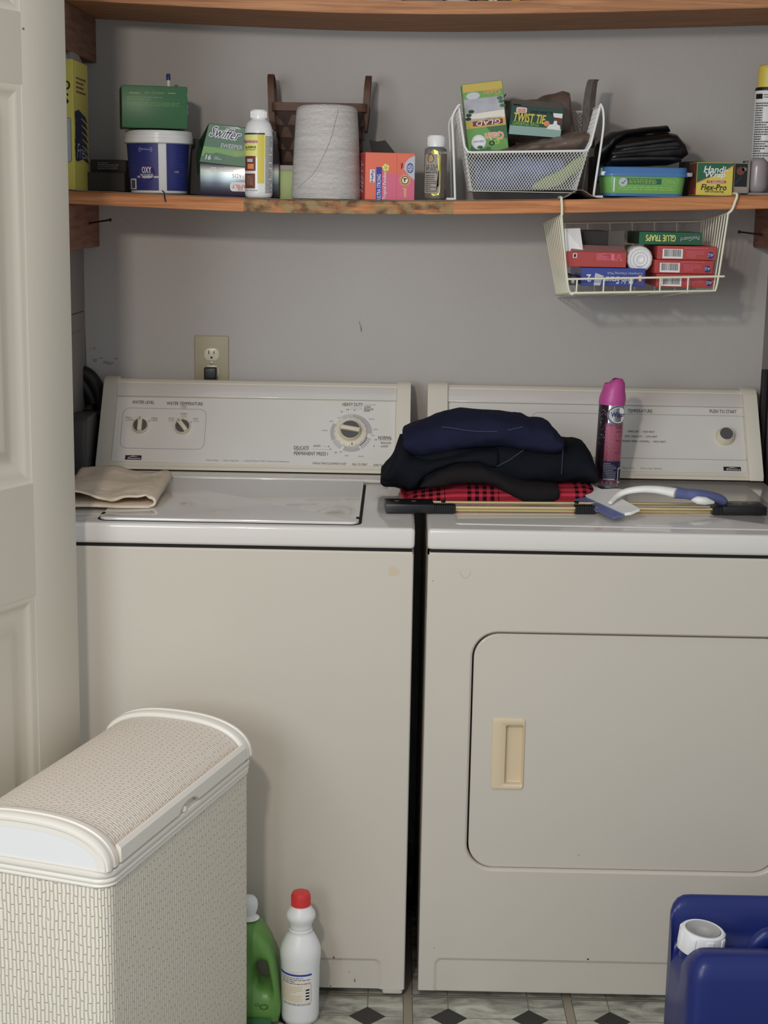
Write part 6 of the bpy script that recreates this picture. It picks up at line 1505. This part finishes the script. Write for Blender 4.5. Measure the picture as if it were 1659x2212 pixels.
# handle hole as a real opening: body made of stacked rings, with a through hole near its right shoulder
hx0, hx1, hz0, hz1 = at(555, 2090, yc).x, at(588, 2090, yc).x, at(575, 2122, yc).z, at(575, 2060, yc).z
hole = [(at(u, v, yc).x, at(u, v, yc).z) for u, v in ((566, 2062), (580, 2061), (583, 2080), (589, 2108), (589, 2119), (570, 2119), (562, 2112), (556, 2092), (555, 2076), (559, 2066))]
bm = bmesh.new()
def jug_shell(b, m):
    cx_ = sum(p[0] for p in body) / len(body)
    N_ = 64
    hc_ = (sum(p[0] for p in hole) / len(hole), sum(p[1] for p in hole) / len(hole))
    def resample(L, n, c0):   # radial resample about the hole centre
        out = []
        for k_ in range(n):
            a = 2 * PI * k_ / n; dx, dz_ = math.cos(a), math.sin(a); best = None
            for i_ in range(len(L)):
                (x1_, z1q), (x2_, z2q) = L[i_], L[(i_ + 1) % len(L)]; ex, ez = x2_ - x1_, z2q - z1q; det = dx * -ez + dz_ * ex
                if abs(det) < 1e-12: continue
                rx, rz_ = x1_ - c0[0], z1q - c0[1]; tt = (rx * -ez + rz_ * ex) / det; ss = (dx * rz_ - dz_ * rx) / det
                if tt > 0 and -1e-6 <= ss <= 1 + 1e-6 and (best is None or tt > best): best = tt
            out.append((c0[0] + dx * best, c0[1] + dz_ * best))
        return out
    O = resample(body, N_, hc_); I_ = resample(hole, N_, hc_); rings = []
    for q, f in ((0, 0), (.12, .55), (.3, .82), (.55, .96), (.8, 1.0), (1, 1)) : pass
    def L_(a, c_, q): return [(p[0] + (r_[0] - p[0]) * q, p[1] + (r_[1] - p[1]) * q) for p, r_ in zip(a, c_)]
    fr = [(0, 0), (.02, .35), (.08, .7), (.2, .93), (.45, 1.0), (.72, .96), (.9, .80), (.98, .5), (1, .25)]
    ring3 = [[(x, yc - hw * f, z) for x, z in L_(O, I_, q)] for q, f in fr] + [[(x, yc + hw * f, z) for x, z in L_(O, I_, q)] for q, f in fr[::-1]]
    ring3.append(ring3[0]); b.loft(ring3, m, cap=False)
b = MB(); jug_shell(b, 'bottle_green'); b.build('body', t, smooth=70)
b = MB(TR((0, yc - hw - .0006, 0)))
for (u, v, r_) in ((570, 2175, .0075), (555, 2170, .004)): p = at(u, v, yc - hw); b.ell(p.x, p.z, r_, r_ * .7, 'green_dark', 2, r0=.8)
p = at(562, 2200, yc - hw); b.rect(p.x - .03, p.x + .02, .004, p.z, 'carton_green', 1); b.build('label', t, smooth=0)
bm.free()
pw = at(537, 1953, yc); b = MB(TR((pw.x, yc, 0))); zc_ = pw.z; b.lathe([(.020, ol[0][1] + .002), (.012, zc_ - .020), (.014, zc_ - .016), (.0165, zc_ - .008), (.0172, zc_), (.016, zc_ + .008), (.012, zc_ + .014), (.005, zc_ + .017)], 'cap_white', 30); b.build('cap', t, smooth=50)

# white ball (bottle top) peeking out behind the hamper
p = at(545, 1951, -.085)
# bleach bottle
P = on(648, 2186, .0); P = Vector((at(648, 2186, -.085).x, -.085, 0))
t = thing('bleach_bottle', 'white bleach bottle with red cap standing on the floor before the washer', 'bottle', P)
yc = P.y; Z = lambda v: max(0, at(650, v, yc).z); Hh = lambda a_, c_, v=2100: (at(c_, v, yc).x - at(a_, v, yc).x) / 2
F = TR(P + Vector((0, 0, .0006)))
# widths measured at the silhouette; heights measured on the centre line
pr = [(Hh(612, 684) * .9, 0), (Hh(610, 688), .003), (Hh(608, 690), .012), (Hh(608, 690), Z(2150)), (Hh(606, 690), Z(2080)), (Hh(604, 692), Z(2062)), (Hh(604, 692), Z(2048)), (Hh(608, 688), Z(2036)), (Hh(614, 682), Z(2024)), (Hh(620, 676), Z(2014)), (Hh(624, 672), Z(2008)), (Hh(622.5, 673.5), Z(2006)), (Hh(625, 671), Z(2004)), (Hh(623.5, 673), Z(2002)), (Hh(625, 671), Z(1998)), (Hh(621, 674), Z(1990)), (Hh(617, 679), Z(1981)), (Hh(616, 680), Z(1976)), (Hh(618, 678), Z(1969)), (Hh(624, 672), Z(1961)), (Hh(627, 669), Z(1956)), (Hh(629, 667), Z(1950))]
b = MB(F); b.lathe(pr, 'bottle_white', 56); b.build('body', t, smooth=70)
b = MB(F); b.lathe([(Hh(629, 667), Z(1959)), (Hh(627, 668), Z(1958)), (Hh(627, 668), Z(1934)), (Hh(629, 666), Z(1928)), (Hh(635, 660), Z(1925.5)), (Hh(645, 650), Z(1925))], 'red', 40)
rc = Hh(627, 668)
for j in range(36):
    a = 2 * PI * j / 36; b.box(rc * math.cos(a) - .0004, rc * math.cos(a) + .0004, rc * math.sin(a) - .0004, rc * math.sin(a) + .0004, Z(1957), Z(1935), 'red')
b.build('cap', t, smooth=40)
rB = Hh(607.5, 690); b = MB(F); b.map = wrap(0, 0, rB); kq = rB / 41.5
def uu(u): return math.asin(max(-1, min(1, (u - 649) / 41.5))) * 41.5 * kq
Zf = lambda v: at(650, v, yc - rB).z        # heights on the bottle's front
b.rect(uu(609), uu(675), Zf(2172), Zf(2082), 'label_cream', 1); b.rect(uu(609), uu(675), Zf(2093), Zf(2088.5), 'blue_print', 2); b.rect(uu(609), uu(675), Zf(2111), Zf(2106.5), 'blue_print', 2); b.lines(uu(611), uu(673), Zf(2087), Zf(2080), 2, 'grey_text', 2, .5)
b.lines(uu(622), uu(673), Zf(2105), Zf(2095), 4, 'tan_plastic', 2, .45); b.lines(uu(614), uu(673), Zf(2129), Zf(2113), 4, 'grey_text', 2, .45); b.lines(uu(614), uu(655), Zf(2166), Zf(2132), 9, 'tan_plastic', 2, .5); b.lines(uu(616), uu(674), Zf(2174), Zf(2169), 1, 'photo_grey', 2, .8)
b.frame(uu(612), uu(674.5), Zf(2168), Zf(2130), .002, .0005, 'grey_text', 2); b.rect(uu(662), uu(671), Zf(2163), Zf(2137), 'white', 3)
for j in range(4): b.rect(uu(663), uu(670.5), Zf(2162 - j * 6.5), Zf(2158.5 - j * 6.5), 'black', 4)
b.build('label', t, smooth=60)

# blue water jug at the lower right
yr, yfj = -.29, -.50; jx0 = at(1440, 2000, yr).x; jx1 = jx0 + .30
t = thing('water_jug', 'large dark blue plastic water container at the lower right of the photo', 'jug', ((jx0 + jx1) / 2, (yr + yfj) / 2, 0))
zr = at(1500, 1926, yr).z; zfr = at(1560, 2054, yfj + .035).z; ztr = zr - .074
# one continuous skin: cross-section height profile front to back, swept across the width with rounded ends
yprof = [(yfj + .004, .0008), (yfj, .006), (yfj, zfr - .035), (yfj + .006, zfr - .014), (yfj + .018, zfr - .003), (yfj + .030, zfr), (yfj + .050, zfr - .002), (yfj + .060, zfr - .010), (yfj + .066, min(ztr + .02, zfr - .012)), (yfj + .072, ztr + .002), (yfj + .080, ztr), (yr - .052, ztr), (yr - .040, ztr + .006), (yr - .034, ztr + .02), (yr - .026, zr - .016), (yr - .018, zr - .003), (yr - .010, zr), (yr - .002, zr - .004), (yr, zr - .014), (yr, .006), (yr - .004, .0008)]
xs_ = [(0, .034, .022), (.002, .024, .012), (.007, .014, .005), (.014, .006, .0015), (.024, .001, 0), (.036, 0, 0)]
rings = []; cyj = (yr + yfj) / 2
def jring(x, dz_, dy_): return [(x, cyj + (y - cyj) * (1 - dy_ / .10), z if z < .01 else max(.008, z - dz_)) for y, z in yprof]
L_ = [(jx0 + a_, b_, c_) for a_, b_, c_ in xs_] + [(jx0 + .06 + (.18) * j / 6, 0, 0) for j in range(7)] + [(jx1 - a_, b_, c_) for a_, b_, c_ in xs_[::-1]]
for x, dz_, dy_ in L_: rings.append(jring(x, dz_, dy_))
b = MB(); b.loft(rings, 'jug_blue'); o_ = b.build('body', t, smooth=70)
b = MB(); hzc = ztr + .024
b.tube(smoothpath([(jx0 + .118, cyj - .01, ztr - .005), (jx0 + .122, cyj - .01, hzc), (jx0 + .135, cyj - .01, hzc + .022), (jx0 + .16, cyj - .01, hzc + .028), (jx1 - .02, cyj - .01, hzc + .028)], 5), .014, 'jug_blue', 14, flat=(1.2, .8)); b.build('handle', t, smooth=70)
pc = at(1512, 2022, -.395); Fc = TR((pc.x + .003, -.380, ztr + .006)) @ RY(6) @ RX(2); rc = at(1566, 2020, -.41).x - pc.x
b = MB(Fc @ TR((0, 0, -.004))); b.lathe([(rc * .86, -.001), (rc * .86, .014)], 'jug_blue', 40); b.build('neck', t)
b = MB(Fc); hcap = .046
b.lathe([(rc * .98, .010), (rc * 1.0, .012), (rc * 1.0, hcap - .008), (rc * .96, hcap - .002), (rc * .88, hcap), (rc * .79, hcap - .0005), (rc * .78, hcap - .014)], 'cap_white', 48)
for j in range(8):
    b.M = Fc @ RZ(j * 45 + 10); b.box(rc * .96, rc * 1.045, -.006, .006, .011, hcap - .005, 'cap_white', .0015, 2)
b.build('cap', t, smooth=40)
b = MB(Fc); b.lathe([(rc * .77, hcap - .013), (rc * .765, hcap + .0003), (rc * .74, hcap - .0005), (rc * .70, hcap - .002), (rc * .45, hcap - .003), (rc * .36, hcap - .006), (rc * .30, hcap - .010), (rc * .05, hcap - .0105)], 'cap_grey', 40); b.build('cap_disc', t, smooth=60)
bpy.context.view_layer.update()
